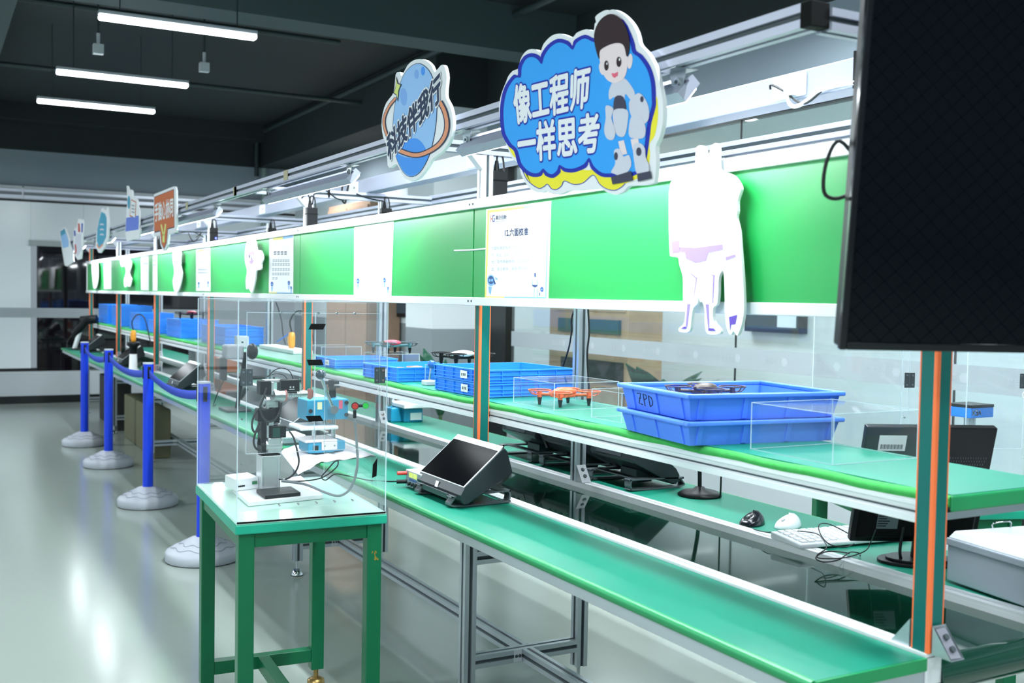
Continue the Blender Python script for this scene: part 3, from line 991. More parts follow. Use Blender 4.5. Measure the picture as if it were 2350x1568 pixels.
layer(b, A_, [(213, 1215), (330, 1250), (480, 1260), (617, 1228), (560, 1350), (490, 1445), (390, 1480), (295, 1405)], .0020, S_MBL, 3)
for hw, mt, k in ((36, S_INK, .0022), (22, S_ORG, .0027)):
    strip(b, A_, [(760, 560), (820, 680), (850, 830), (825, 980), (730, 1110), (560, 1205), (420, 1220), (255, 1165)], hw, k, mt)
    strip(b, A_, [(215, 515), (130, 620), (72, 760), (75, 880), (115, 1000)], hw * .55, k, mt)
layer(b, A_, [(222, 245), (242, 330), (290, 345), (258, 420), (243, 560), (222, 480), (182, 455), (214, 380)], .0030, S_INK)
layer(b, A_, [(224, 275), (238, 340), (275, 352), (250, 420), (240, 520), (226, 470), (196, 450), (220, 380)], .0034, S_LIM)
b.obj('printed_planet', t)
b = B()
q = [A_(132, 1300), A_(775, 548), A_(768, 190), A_(105, 990)]
put_text(b.m(FOAM), '科技伴我行', q, 0.095, (-.0038, 0, 0))
put_text(b.m(S_INK), '科技伴我行', q, 0.038, (-.0044, 0, 0))
b.obj('lettering', t)

# orange arrow-shaped sign
A_ = fl(270, 420, 9.227, 0, SX)
t = sign('orange_sign', 'orange square sign with white lettering and a pointed lower tip', [(768, 240), (1185, 72), (1220, 75), (1243, 160), (1250, 1000), (1235, 1045), (1090, 1085), (1062, 1300), (1012, 1435), (962, 1445), (905, 1300), (885, 1105), (772, 1130), (758, 700)], A_)
b = B()
layer(b, A_, [(778, 295), (1192, 130), (1203, 945), (1065, 985), (1040, 1270), (985, 1400), (930, 1290), (905, 1025), (778, 1060)], .0012, S_INK)
layer(b, A_, [(783, 305), (1190, 140), (1200, 930), (1060, 965), (1035, 1260), (985, 1375), (936, 1280), (908, 1005), (783, 1035)], .0018, S_TERR)
strip(b, A_, [(930, 880), (960, 1040), (980, 1120)], 14, .0024, S_LIM)
strip(b, A_, [(1022, 870), (1000, 1040), (980, 1120)], 14, .0024, S_LIM)
strip(b, A_, [(980, 1100), (980, 1260)], 22, .0022, S_LIM)
b.obj('printed_arrow', t)
put_text(nb(FOAM), '手脑心协同', [A_(795, 825), A_(1185, 705), A_(1188, 312), A_(795, 445)], 0.03, (-.0026, 0, 0)).obj('lettering', t)
# farther signs of the row
t = sign('blue_sign', 'blue and white cut-out sign left of the orange sign', [(190, 60), (215, 65), (245, 150), (285, 140), (310, 170), (315, 290), (410, 350), (430, 490), (460, 600), (455, 900), (480, 1000), (450, 1170), (190, 1230), (160, 1050), (180, 700), (205, 400)], A_)
b = B()
layer(b, A_, [(185, 740), (445, 690), (450, 820), (440, 985), (170, 1030)], .0012, mat('print_royal_blue', '6C86E0', .6, 0, .2))
layer(b, A_, ellipse(240, 410, 28, 140), .0014, S_TEAL)
layer(b, A_, [(290, 345), (395, 400), (380, 770), (255, 700)], .0012, S_TERR)
layer(b, A_, [(292, 370), (386, 415), (370, 735), (268, 680)], .0018, FOAM)
for k in range(3):
    strip(b, A_, [(300, 470 + k * 70), (365, 490 + k * 70)], 16, .0022, S_PALE)
b.obj('printed_picture', t)
A_ = fl(100, 420, 6.03, 0, SX)
t = sign('turquoise_sign', 'turquoise drop-shaped sign left of the blue and white sign', [(800, 360), (825, 345), (850, 375), (862, 400), (870, 345), (885, 335), (893, 440), (905, 560), (890, 780), (840, 900), (790, 970), (760, 965), (720, 880), (730, 700), (770, 500)], A_)
b = B()
layer(b, A_, [(800, 400), (850, 425), (872, 480), (872, 600), (865, 750), (820, 850), (770, 905), (738, 800), (745, 650), (775, 500)], .0012, S_TEAL)
strip(b, A_, [(742, 850), (770, 900), (820, 850)], 9, .0018, S_ORG)
for k in range(3):
    strip(b, A_, [(785, 580 + k * 70), (810, 570 + k * 70), (835, 582 + k * 70)], 10, .0018, S_GRY)
b.obj('printed_picture', t)
t = sign('striped_sign', 'pale sign with red and blue uprights, second from the far end of the row', [(430, 620), (450, 640), (470, 560), (480, 500), (510, 500), (525, 520), (545, 500), (557, 560), (545, 700), (540, 850), (520, 1050), (470, 1065), (430, 1000), (410, 850), (415, 720)], A_)
b = B()
layer(b, A_, [(478, 560), (500, 560), (510, 680), (480, 680)], .0012, S_RED)
layer(b, A_, [(525, 560), (545, 560), (540, 680), (525, 690)], .0012, S_NAVY)
layer(b, A_, [(422, 660), (440, 660), (446, 730), (425, 740)], .0012, S_NAVY)
layer(b, A_, [(440, 700), (520, 700), (525, 930), (470, 1020), (430, 900)], .0012, S_GRY)
strip(b, A_, [(440, 850), (450, 930), (440, 980)], 10, .0018, S_RED)
b.obj('printed_picture', t)
t = sign('tilted_sign', 'tilted pale blue sign at the far end of the row', [(225, 660), (290, 610), (310, 625), (350, 760), (410, 1000), (415, 1090), (320, 1155), (290, 1140), (255, 930)], A_, 0, 12.9)
b = B()
layer(b, A_, [(232, 675), (290, 630), (345, 800), (348, 880), (268, 905)], .0012, S_TEAL)
layer(b, A_, [(240, 740), (312, 690), (345, 800), (348, 880), (268, 905)], .0016, S_LBL)
b.obj('printed_picture', t)

# white cut-out figures standing off the green board
CX = 1.606


def cutout(label, f, outline, sm, extras):
    pts = [f(u, v) for u, v in spline2(outline, sm)]
    ys = [p.y for p in pts]
    zs = [p.z for p in pts]
    t = T('cutout_figure', label, 'cutout', (CX, sum(ys) / len(ys), min(zs)), 0, 'white cut-out figures on the green board')
    nb(FOAM).sheet(pts, (0.008, 0, 0)).obj('cutout_board', t)
    if extras:
        b = B()
        for e, mt in extras:
            layer(b, f, e, .0008, mt)
        b.obj('printed_details', t)
    zc = min(1.70, sum(zs) / len(zs) + .05)
    yc = sum(ys) / len(ys)
    nb(LGREY).box((CX + .008, yc - .02, zc - .02), (1.64, yc + .02, zc + .02)).obj('spacer_block', t)


f = fl(1500, 320, 3.408, 0, CX)
cutout('tall white cut-out figure with long ears and lilac belt, beside the black screen', f,
       [(330, 90), (345, 55), (375, 48), (400, 70), (410, 118), (432, 118), (445, 70), (470, 35), (495, 35), (510, 80), (512, 230), (590, 268), (630, 292), (665, 340), (682, 390), (655, 480), (655, 560), (645, 620), (668, 720), (680, 880), (690, 1000), (700, 1150), (705, 1300), (695, 1420), (655, 1535), (625, 1500), (600, 1530), (570, 1470), (558, 1350), (555, 1200), (545, 1030), (510, 1080), (505, 1200), (495, 1290), (465, 1320), (468, 1420), (520, 1490), (510, 1522), (420, 1520), (400, 1440), (398, 1330), (380, 1270), (362, 1270), (345, 1210), (345, 1280), (310, 1320), (295, 1400), (280, 1500), (210, 1507), (195, 1480), (240, 1430), (245, 1300), (230, 1260), (228, 1080), (200, 980), (190, 925), (140, 915), (125, 880), (118, 600), (132, 340), (240, 262), (318, 210)], 3,
       [([(205, 842), (330, 848), (540, 820), (541, 863), (430, 888), (410, 950), (330, 966), (255, 935), (245, 884), (208, 882)], S_LIL),
        ([(140, 800), (204, 788), (205, 885), (150, 892)], S_LIL), ([(563, 920), (640, 898), (642, 918), (568, 948)], S_LIL),
        ([(215, 1481), (240, 1465), (260, 1465), (256, 1484)], S_PUR), ([(429, 1477), (470, 1479), (489, 1499), (430, 1498)], S_PUR),
        ([(265, 1288), (286, 1288), (265, 1463), (252, 1463)], S_LIL), ([(408, 1290), (432, 1290), (437, 1476), (428, 1476)], S_LIL),
        ([(255, 1048), (300, 1050), (342, 1085), (310, 1265), (332, 1090), (295, 1056)], S_LIL), ([(400, 1050), (480, 1060), (466, 1280), (460, 1280), (466, 1068), (430, 1054)], S_LIL),
        ([(590, 1390), (655, 1372), (640, 1445), (608, 1450), (600, 1495), (596, 1440)], S_PUR)])
f = fl(500, 300, 3.92, 0, CX)
cutout('white cut-out figure with a lilac face, right of the two nearest pale notices', f,
       [(245, 1080), (270, 985), (330, 985), (350, 1070), (385, 1080), (405, 1140), (390, 1200), (385, 1250), (345, 1260), (335, 1340), (310, 1450), (295, 1452), (275, 1420), (255, 1425), (250, 1340), (262, 1260), (245, 1180)], 3,
       [(ellipse(300, 1130, 28, 74), S_LIL), (ellipse(287, 1145, 11, 28), FOAM), (ellipse(312, 1140, 11, 26), FOAM)])
f = fl(0, 400, 2.85, 0, CX)
cutout('white cut-out figure on the board below the orange sign', f, [(1135, 500), (1180, 500), (1180, 600), (1190, 650), (1180, 720), (1160, 770), (1140, 760), (1130, 700), (1140, 640), (1130, 560)], 3, [(ellipse(1160, 590, 8, 14), S_LIL)])
cutout('white cut-out figure second from the far end of the board', f, [(785, 560), (800, 545), (850, 560), (858, 600), (845, 650), (860, 690), (850, 735), (832, 730), (815, 738), (810, 690), (825, 640), (815, 600), (795, 605)], 3, [])
cutout('slim white cut-out figure at the far end of the board', f, [(600, 580), (635, 575), (640, 640), (640, 690), (630, 740), (612, 745), (605, 680)], 3, [])

# notices on the green board
NX = 1.6385


def notice(label, f, corners, border, extra):
    """printed sheet behind a clear cover; corners UL, UR, LR, LL"""
    P = [f(*c) for c in corners]
    yc = sum(p.y for p in P) / 4
    t = T('notice_sheet', label, 'notice', (NX, yc, min(p.z for p in P)), 0, 'printed notices on the green board')
    nb(PAPER).sheet(P, (0.001, 0, 0)).obj('sheet', t)
    b = B()
    for pts, mt in border:
        layer(b, f, pts, .0009, mt)
    b.obj('printed_border', t)
    extra(t)
    return t


f = fl(1100, 460, 6.533, 0, NX)
YB_ = mat('print_border_yellow', 'EFE37E', .6, 0, .2)
BB_ = mat('print_border_blue', '8DBDF0', .6, 0, .2)


def ex(t):
    b = B()
    put_text(b.m(S_TERR), 'H', [f(175, 330), f(205, 326), f(205, 222), f(175, 228)], 0.01, (-.001, 0, 0))
    put_text(b.m(mat('print_logo_blue', '3E5FA8', .6, 0, .2)), 'G', [f(200, 328), f(236, 322), f(236, 212), f(200, 220)], 0.01, (-.0012, 0, 0))
    b.m(S_INK)
    put_text(b, '高巨创新', [f(250, 295), f(412, 280), f(412, 212), f(250, 228)], 0.012, (-.001, 0, 0))
    put_text(b, 'HIGH GREAT', [f(250, 327), f(412, 313), f(412, 299), f(250, 312)], 0.0, (-.001, 0, 0))
    put_text(b, '12.六面校准', [f(388, 542), f(735, 522), f(735, 405), f(388, 428)], 0.03, (-.001, 0, 0))
    b.m(S_PALE)
    for s_, u0, u1, v in (('六面校准是指通过水平放置', 185, 690, 690), ('下、前后、左右），依次校准', 185, 700, 797), ('元）及传感器数据，消除误差', 185, 760, 896), ('定、定位精准，避免漂移失控', 185, 760, 1006)):
        put_text(b, s_, [f(u0, v + 56), f(u1, v + 34), f(u1, v - 18), f(u0, v)], 0.0, (-.001, 0, 0))
    b.obj('lettering', t)
    b = B()
    nv = mat('print_slate_blue', '3B588C', .6, 0, .2)
    for e, mt, k in ((ellipse(178, 1200, 54, 86), BB_, .0012), (ellipse(180, 1195, 42, 60), nv, .0016), (ellipse(164, 1200, 14, 24), BB_, .002), (ellipse(200, 1198, 14, 24), BB_, .002), ([(225, 1180), (250, 1250), (232, 1262), (214, 1210)], nv, .0014), ([(245, 1140), (285, 1190), (250, 1190)], BB_, .0014), ([(140, 1290), (190, 1300), (175, 1415), (150, 1380)], BB_, .0014),
                     ([(830, 1090), (850, 1090), (848, 1150), (832, 1150)], nv, .0014), ([(795, 1265), (880, 1270), (870, 1285), (840, 1305), (800, 1285)], nv, .0014), ([(798, 1190), (804, 1190), (806, 1270), (798, 1270)], BB_, .0014), ([(868, 1195), (874, 1195), (880, 1270), (872, 1270)], BB_, .0014), ([(825, 1330), (833, 1330), (830, 1450), (824, 1450)], BB_, .0014), ([(866, 1330), (874, 1330), (878, 1450), (870, 1450)], BB_, .0014), (ellipse(942, 1335, 24, 36), mat('print_logo_blue', '3E5FA8', .6, 0, .2), .0014), (ellipse(934, 1337, 7, 10), BB_, .0018), (ellipse(950, 1335, 7, 10), BB_, .0018), ([(905, 1385), (915, 1385), (912, 1430), (902, 1430)], nv, .0014)):
        layer(b, f, e, k, mt)
    b.obj('printed_robots', t)


notice('white notice with a dark numbered heading and yellow blue border, nearest the cloud sign', f, [(102, 132), (1075, 8), (1032, 1482), (82, 1466)],
       [([(125, 152), (670, 85), (670, 120), (125, 190)], YB_), ([(672, 85), (1045, 40), (1045, 70), (672, 118)], BB_), ([(128, 190), (152, 188), (106, 1440), (85, 1440)], YB_),
        ([(85, 1438), (375, 1443), (375, 1468), (85, 1465)], YB_), ([(377, 1445), (1010, 1450), (1008, 1480), (377, 1470)], BB_), ([(1028, 72), (1045, 70), (1008, 1448), (990, 1448)], BB_)], ex)
# clear holder of the nearest notice
b = nb(ACR).sheet([f(1082, -4), f(1100, -6), f(1052, 1486), f(1036, 1484)], (-.002, 0, 0))
tag(b.obj('notice_holder'), 'narrow clear strip holding the right edge of the nearest notice', 'holder')

f = fl(500, 300, 3.92, 0, NX)


def faint(rows, bots):
    def ex2(t):
        b = B()
        for u0, u1, v, h, mt in rows:
            n = max(2, int((u1 - u0) / h / 0.9))
            for k in range(n):
                a = u0 + (u1 - u0) * k / n
                layer(b, f, [(a, v), (a + (u1 - u0) / n * .7, v - 2), (a + (u1 - u0) / n * .7, v + h * .25), (a, v + h * .25 + 2)], .001, mt)
                layer(b, f, [(a, v + h * .6), (a + (u1 - u0) / n * .7, v - 2 + h * .6), (a + (u1 - u0) / n * .7, v + h * .8), (a, v + h * .8 + 2)], .001, mt)
        for u, v, s_ in bots:
            layer(b, f, ellipse(u, v, 13 * s_, 24 * s_), .0012, mat('print_logo_blue', '3E5FA8', .6, 0, .2))
            layer(b, f, ellipse(u - 5 * s_, v + 3, 4 * s_, 8 * s_), .0018, BB_)
            layer(b, f, ellipse(u + 5 * s_, v + 3, 4 * s_, 8 * s_), .0018, BB_)
            layer(b, f, [(u - 8 * s_, v + 28 * s_), (u + 8 * s_, v + 28 * s_), (u + 2, v + 75 * s_), (u - 4, v + 75 * s_)], .0012, BB_)
        b.obj('printed_rows', t)
    return ex2


notice('washed-out white notice left of the chalk stroke, with small blue robots', f, [(1228, 868), (1582, 815), (1560, 1485), (1222, 1480)],
       [([(1330, 1476), (1560, 1481), (1560, 1485), (1330, 1481)], BB_)], faint([(1320, 1490, 1030, 44, S_PALE)], [(1262, 1352, 1.0), (1500, 1345, .9), (1532, 1420, .6)]))
notice('pale notice with yellow and blue top corners, beside the third post', f, [(462, 968), (680, 935), (676, 1466), (458, 1462)],
       [([(495, 968), (585, 955), (585, 978), (495, 990)], YB_), ([(587, 955), (675, 942), (675, 962), (587, 976)], BB_), ([(460, 1452), (530, 1454), (530, 1462), (460, 1460)], YB_), ([(532, 1454), (672, 1458), (672, 1466), (532, 1462)], BB_)],
       faint([(485, 535, 1010, 24, S_GRY), (505, 630, 1088, 32, S_DGR), (495, 650, 1160, 24, S_PALE), (490, 655, 1195, 24, S_PALE), (490, 655, 1240, 24, S_PALE), (490, 650, 1280, 24, S_PALE), (490, 545, 1320, 22, S_PALE)], [(488, 1380, .9), (640, 1370, .8), (660, 1415, .6)]))
f = fl(0, 400, 2.85, 0, NX)
notice('small pale notice on the board right of the orange sign tip', f, [(1282, 490), (1374, 468), (1376, 766), (1282, 764)], [([(1290, 500), (1330, 492), (1330, 500), (1290, 508)], YB_)],
       faint([(1295, 1330, 512, 12, S_GRY), (1300, 1360, 570, 14, S_GRY), (1295, 1365, 620, 10, S_PALE), (1295, 1365, 640, 10, S_PALE)], [(1300, 715, .4), (1362, 710, .4)]))
notice('pale notice on the board just left of the fifth post', f, [(998, 520), (1028, 512), (1028, 762), (998, 762)], [], faint([(1003, 1024, 560, 9, S_PALE), (1003, 1024, 590, 9, S_PALE)], []))
notice('pale notice on the board left of the fifth post, beyond its neighbour', f, [(922, 540), (972, 528), (972, 760), (922, 758)], [], faint([(930, 965, 580, 9, S_PALE), (930, 965, 620, 12, S_GRY)], []))
notice('farthest pale notice on the board', f, [(680, 562), (728, 552), (728, 752), (680, 752)], [], faint([(688, 720, 610, 9, S_PALE), (688, 720, 650, 9, S_PALE)], []))
# ================================================================== black screen on the near post
ux = Vector((0.877, -0.481, 0.0)).normalized()
tw = Vector((-0.481, -0.877, 0.0)).normalized()
ta = math.radians(9)
uz = Vector((0, 0, 1)) * math.cos(ta) + tw * math.sin(ta)
nz_ = tw * math.cos(ta) - Vector((0, 0, 1)) * math.sin(ta)
P0 = Vector((1.349, 1.311, 1.343))
TW_, TH_ = 0.43, 0.76


def tv(u, v, w_):
    return P0 + ux * u + uz * v + nz_ * w_


def tvbox(b, u0, u1, v0, v1, w0, w1):
    b.hexa([tv(u0, v0, w0), tv(u1, v0, w0), tv(u1, v0, w1), tv(u0, v0, w1)], [tv(u0, v1, w0), tv(u1, v1, w0), tv(u1, v1, w1), tv(u0, v1, w1)])
    return b


BEZ = mat('glossy_black_bezel', '0A0C10', 0.12)
t = T('upright_screen', 'large black upright screen mounted on the nearest green post', 'screen', tuple(P0))
b = nb(BEZ)
tvbox(b, 0, .012, 0, TH_, -.01, .004)
tvbox(b, TW_ - .012, TW_, 0, TH_, -.01, .004)
tvbox(b, .012, TW_ - .012, 0, .014, -.01, .004)
tvbox(b, .012, TW_ - .012, TH_ - .014, TH_, -.01, .004)
b.obj('bezel', t, 0.002)
tvbox(nb(BLACK), .002, TW_ - .002, .002, TH_ - .002, -.042, -.011).obj('back_shell', t, 0.004)
SCRF = mat('film_covered_screen', '04060E', 0.06, 0, 0.2)
nt = SCRF.node_tree
tc = nt.nodes.new('ShaderNodeTexCoord')
mp = nt.nodes.new('ShaderNodeMapping')
mp.inputs['Rotation'].default_value = (0, 0, 0)
nt.links.new(tc.outputs['UV'], mp.inputs['Vector'])
w1 = nt.nodes.new('ShaderNodeTexWave')
w1.bands_direction = 'DIAGONAL'
w1.inputs['Scale'].default_value = 8.5
nt.links.new(tc.outputs['UV'], w1.inputs['Vector'])
mp.inputs['Scale'].default_value = (-1, 1, 1)
w2 = nt.nodes.new('ShaderNodeTexWave')
w2.bands_direction = 'DIAGONAL'
w2.inputs['Scale'].default_value = 8.5
nt.links.new(mp.outputs['Vector'], w2.inputs['Vector'])
mm = nt.nodes.new('ShaderNodeMath')
mm.operation = 'MAXIMUM'
nt.links.new(w1.outputs['Fac'], mm.inputs[0])
nt.links.new(w2.outputs['Fac'], mm.inputs[1])
gt = nt.nodes.new('ShaderNodeMath')
gt.operation = 'GREATER_THAN'
gt.inputs[1].default_value = 0.992
nt.links.new(mm.outputs[0], gt.inputs[0])
rm = nt.nodes.new('ShaderNodeMath')
rm.operation = 'MULTIPLY_ADD'
rm.inputs[1].default_value = -0.15
rm.inputs[2].default_value = 0.2
nt.links.new(gt.outputs[0], rm.inputs[0])
nt.links.new(rm.outputs[0], nt.nodes['Principled BSDF'].inputs['Specular IOR Level'])
b = nb(SCRF).add([tv(.012, .014, 0), tv(TW_ - .012, .014, 0), tv(TW_ - .012, TH_ - .014, 0), tv(.012, TH_ - .014, 0), tv(.012, .014, -.01), tv(TW_ - .012, .014, -.01), tv(TW_ - .012, TH_ - .014, -.01), tv(.012, TH_ - .014, -.01)],
                [(0, 1, 2, 3), (7, 6, 5, 4), (0, 4, 5, 1), (1, 5, 6, 2), (2, 6, 7, 3), (3, 7, 4, 0)])
o = b.obj('screen_glass', t)
uv = o.data.uv_layers.new(name='UVMap')
loc = Vector(t.location)
for lp in o.data.loops:
    p = o.data.vertices[lp.vertex_index].co + loc - P0
    uv.data[lp.index].uv = (p.dot(ux) * 2.2, p.dot(uz) * 2.2)
b = nb(BLACKM).cyl(tv(.215, .38, -.042), (1.672, 1.366, 1.70), 0.022, n=14)
b.box((1.655, 1.353, 1.66), (1.705, 1.365, 1.76))
b.obj('wall_arm', t)
b = nb(CABLE).tube([tv(.03, .30, -.045), tv(-.01, .345, -.05), tv(-.03, .31, -.05), tv(-.03, .26, -.05), tv(-.005, .25, -.05), tv(.03, .27, -.045)], 0.0035, 8, 5)
b.obj('cable_loop', t)

# ================================================================== barrier posts
SP = [(1.286, 5.715), (1.289, 7.34), (1.292, 9.11), (1.27, 10.43)]
names = ['blue barrier post seen through the acrylic case, nearest of four', 'blue barrier post second from the acrylic case', 'blue barrier post third from the acrylic case', 'farthest of the four blue barrier posts']
SB = mat('barrier_base_grey', 'B9BDC6', 0.5, bump=0.15, nscale=60)
for i, (x, y) in enumerate(SP):
    t = T('barrier_post', names[i], 'barrier post', (x, y, 0), 0, 'blue belt barrier posts')
    b = nb(SB)
    b.lathe([(0, 0), (.185, 0), (.192, .006), (.194, .045), (.186, .058), (.15, .078), (.10, .102), (.06, .122), (.045, .126), (0, .126)], (x, y, 0), 48)
    base = b.obj('base', t)
    b = nb(mat('barrier_base_groove', '9DA1AB', .6))
    for rr, zz in ((.155, .0765), (.115, .0955)):
        pts = []
        for k in range(73):
            a = 2 * PI * k / 72
            r2 = rr + .008 * math.sin(9 * a)
            zz2 = zz - .008 * math.sin(9 * a) * .55 + .001
            pts.append((x + r2 * math.cos(a), y + r2 * math.sin(a), zz2))
        b.tube(pts, .0015, 5, 1)
    b.obj('wavy_groove', base)
    nb(BLACKM).cyl((x, y, 0), (x, y, .008), .19, n=40).obj('rubber_ring', t)
    nb(BLUEP).cyl((x, y, .126), (x, y, .94), .034, n=28).obj('tube', t)
    nb(mat('barrier_cap', 'C9CEDA', .35, .4)).cyl((x, y, .94), (x, y, .95), .0355, n=28).obj('cap', t)
    for dx, dy in ((0, -1), (0, 1), (-1, 0)):
        c = Vector((x + dx * .034, y + dy * .034, .88))
        nb(BLACK).box((c.x - (.011 if dx == 0 else .003), c.y - (.011 if dy == 0 else .003), .845), (c.x + (.011 if dx == 0 else .003), c.y + (.011 if dy == 0 else .003), .925)).obj('belt_socket', t, 0.002)
    if i:
        x0, y0 = SP[i - 1]
        n = 24
        vs = []
        for k in range(n + 1):
            s_ = k / n
            ya_ = y - .037 + (y0 + .037 - y + .037) * s_
            xa = x + (x0 - x) * s_
            sag = -.20 * (s_ - s_ * s_)
            tws = .004 * math.sin(5 * s_)
            vs += [(xa - .0008 + tws, ya_, .856 + sag), (xa - .0008 - tws, ya_, .905 + sag), (xa + .0008 + tws, ya_, .856 + sag), (xa + .0008 - tws, ya_, .905 + sag)]
        fs = []
        for k in range(n):
            q = 4 * k
            fs += [(q, q + 1, q + 5, q + 4), (q + 2, q + 6, q + 7, q + 3), (q, q + 4, q + 6, q + 2), (q + 1, q + 3, q + 7, q + 5)]
        nb(BLUEW).add(vs, fs, True).obj('belt', t)

# ================================================================== small green table, its acrylic case
TABLETOP = mat('pale_green_table_top', 'B2DAC8', 0.12, 0, 0.5, noise=0.06, nscale=5)


def green_table(loc, rz, label, scuff=False):
    W, D, H = .455, .695, .76
    t = T('green_table', label, 'table', loc, rz)
    x0, x1, y0, y1 = -W / 2, W / 2, -D / 2, D / 2
    nb(mat('green_table_rim', '17A283', .4, noise=.12, nscale=25)).box((x0, y0, H - .032), (x1, y1, H - .003)).obj('top', t, .004, world=False)
    nb(TABLETOP).box((x0 + .003, y0 + .003, H - .003), (x1 - .003, y1 - .003, H)).obj('top_sheet', t, world=False)
    lw = .046
    for sx in (-1, 1):
        for sy in (-1, 1):
            cx, cy = sx * (W / 2 - .012 - lw / 2), sy * (D / 2 - .012 - lw / 2)
            l = nb(GREENT).box((cx - lw / 2, cy - lw / 2, .075), (cx + lw / 2, cy + lw / 2, H - .032)).obj('leg', t, .003, world=False)
            b = nb(mat('brass_foot', 'A58A55', .35, .8)).cyl((cx, cy, .03), (cx, cy, .08), .009).lathe([(0, .04), (.02, .04), (.03, .034), (.032, .014), (.03, .01)], (cx, cy, 0), 24).m(BLACKM).cyl((cx, cy, 0), (cx, cy, .011), .031, n=24)
            b.obj('levelling_foot', l, world=False)
    for sy in (-1, 1):
        cy = sy * (D / 2 - .012 - lw / 2)
        nb(GREENT).box((x0 + .058, cy - .018, H - .075), (x1 - .058, cy + .018, H - .032)).obj('apron', t, .002, world=False)
        if sy > 0:
            nb(GREENT).box((x0 + .058, cy - .02, .105), (x1 - .058, cy + .02, .15)).obj('lower_rail', t, .002, world=False)
    for sx in (-1, 1):
        cx = sx * (W / 2 - .012 - lw / 2)
        nb(GREENT).box((cx - .018, y0 + .058, H - .075), (cx + .018, y1 - .058, H - .032)).obj('apron', t, .002, world=False)
    nb(GREENT).box((-.02, y0 + .02, .105), (.02, y1 - .055, .15)).obj('lower_rail', t, .002, world=False)
    if scuff:
        rnd = random.Random(4)
        b = nb(mat('rust_scuff', '8C7A2C', .8))
        lx, ly = W / 2 - .012 - lw / 2, -D / 2 + .012
        for k in range(14):
            cx, cz, r = lx + rnd.gauss(0, .005), .632 + rnd.gauss(0, .009), rnd.uniform(.0015, .004)
            b.sheet([(cx + r * math.cos(a) * rnd.uniform(.6, 1.2), ly - .0004, cz + r * math.sin(a) * rnd.uniform(.6, 1.3)) for a in [2 * PI * i / 8 for i in range(8)]], (0, .0006, 0))
        b.obj('rust_scuff', t, world=False)
    return t


TL = (1.0176, 3.357, 0)
TRZ = math.radians(-3.2)
green_table(TL, TRZ, 'small green steel table under the clear case with the robot arm', True)
HINGE = mat('hinge_steel', '6F767B', .35, .8)


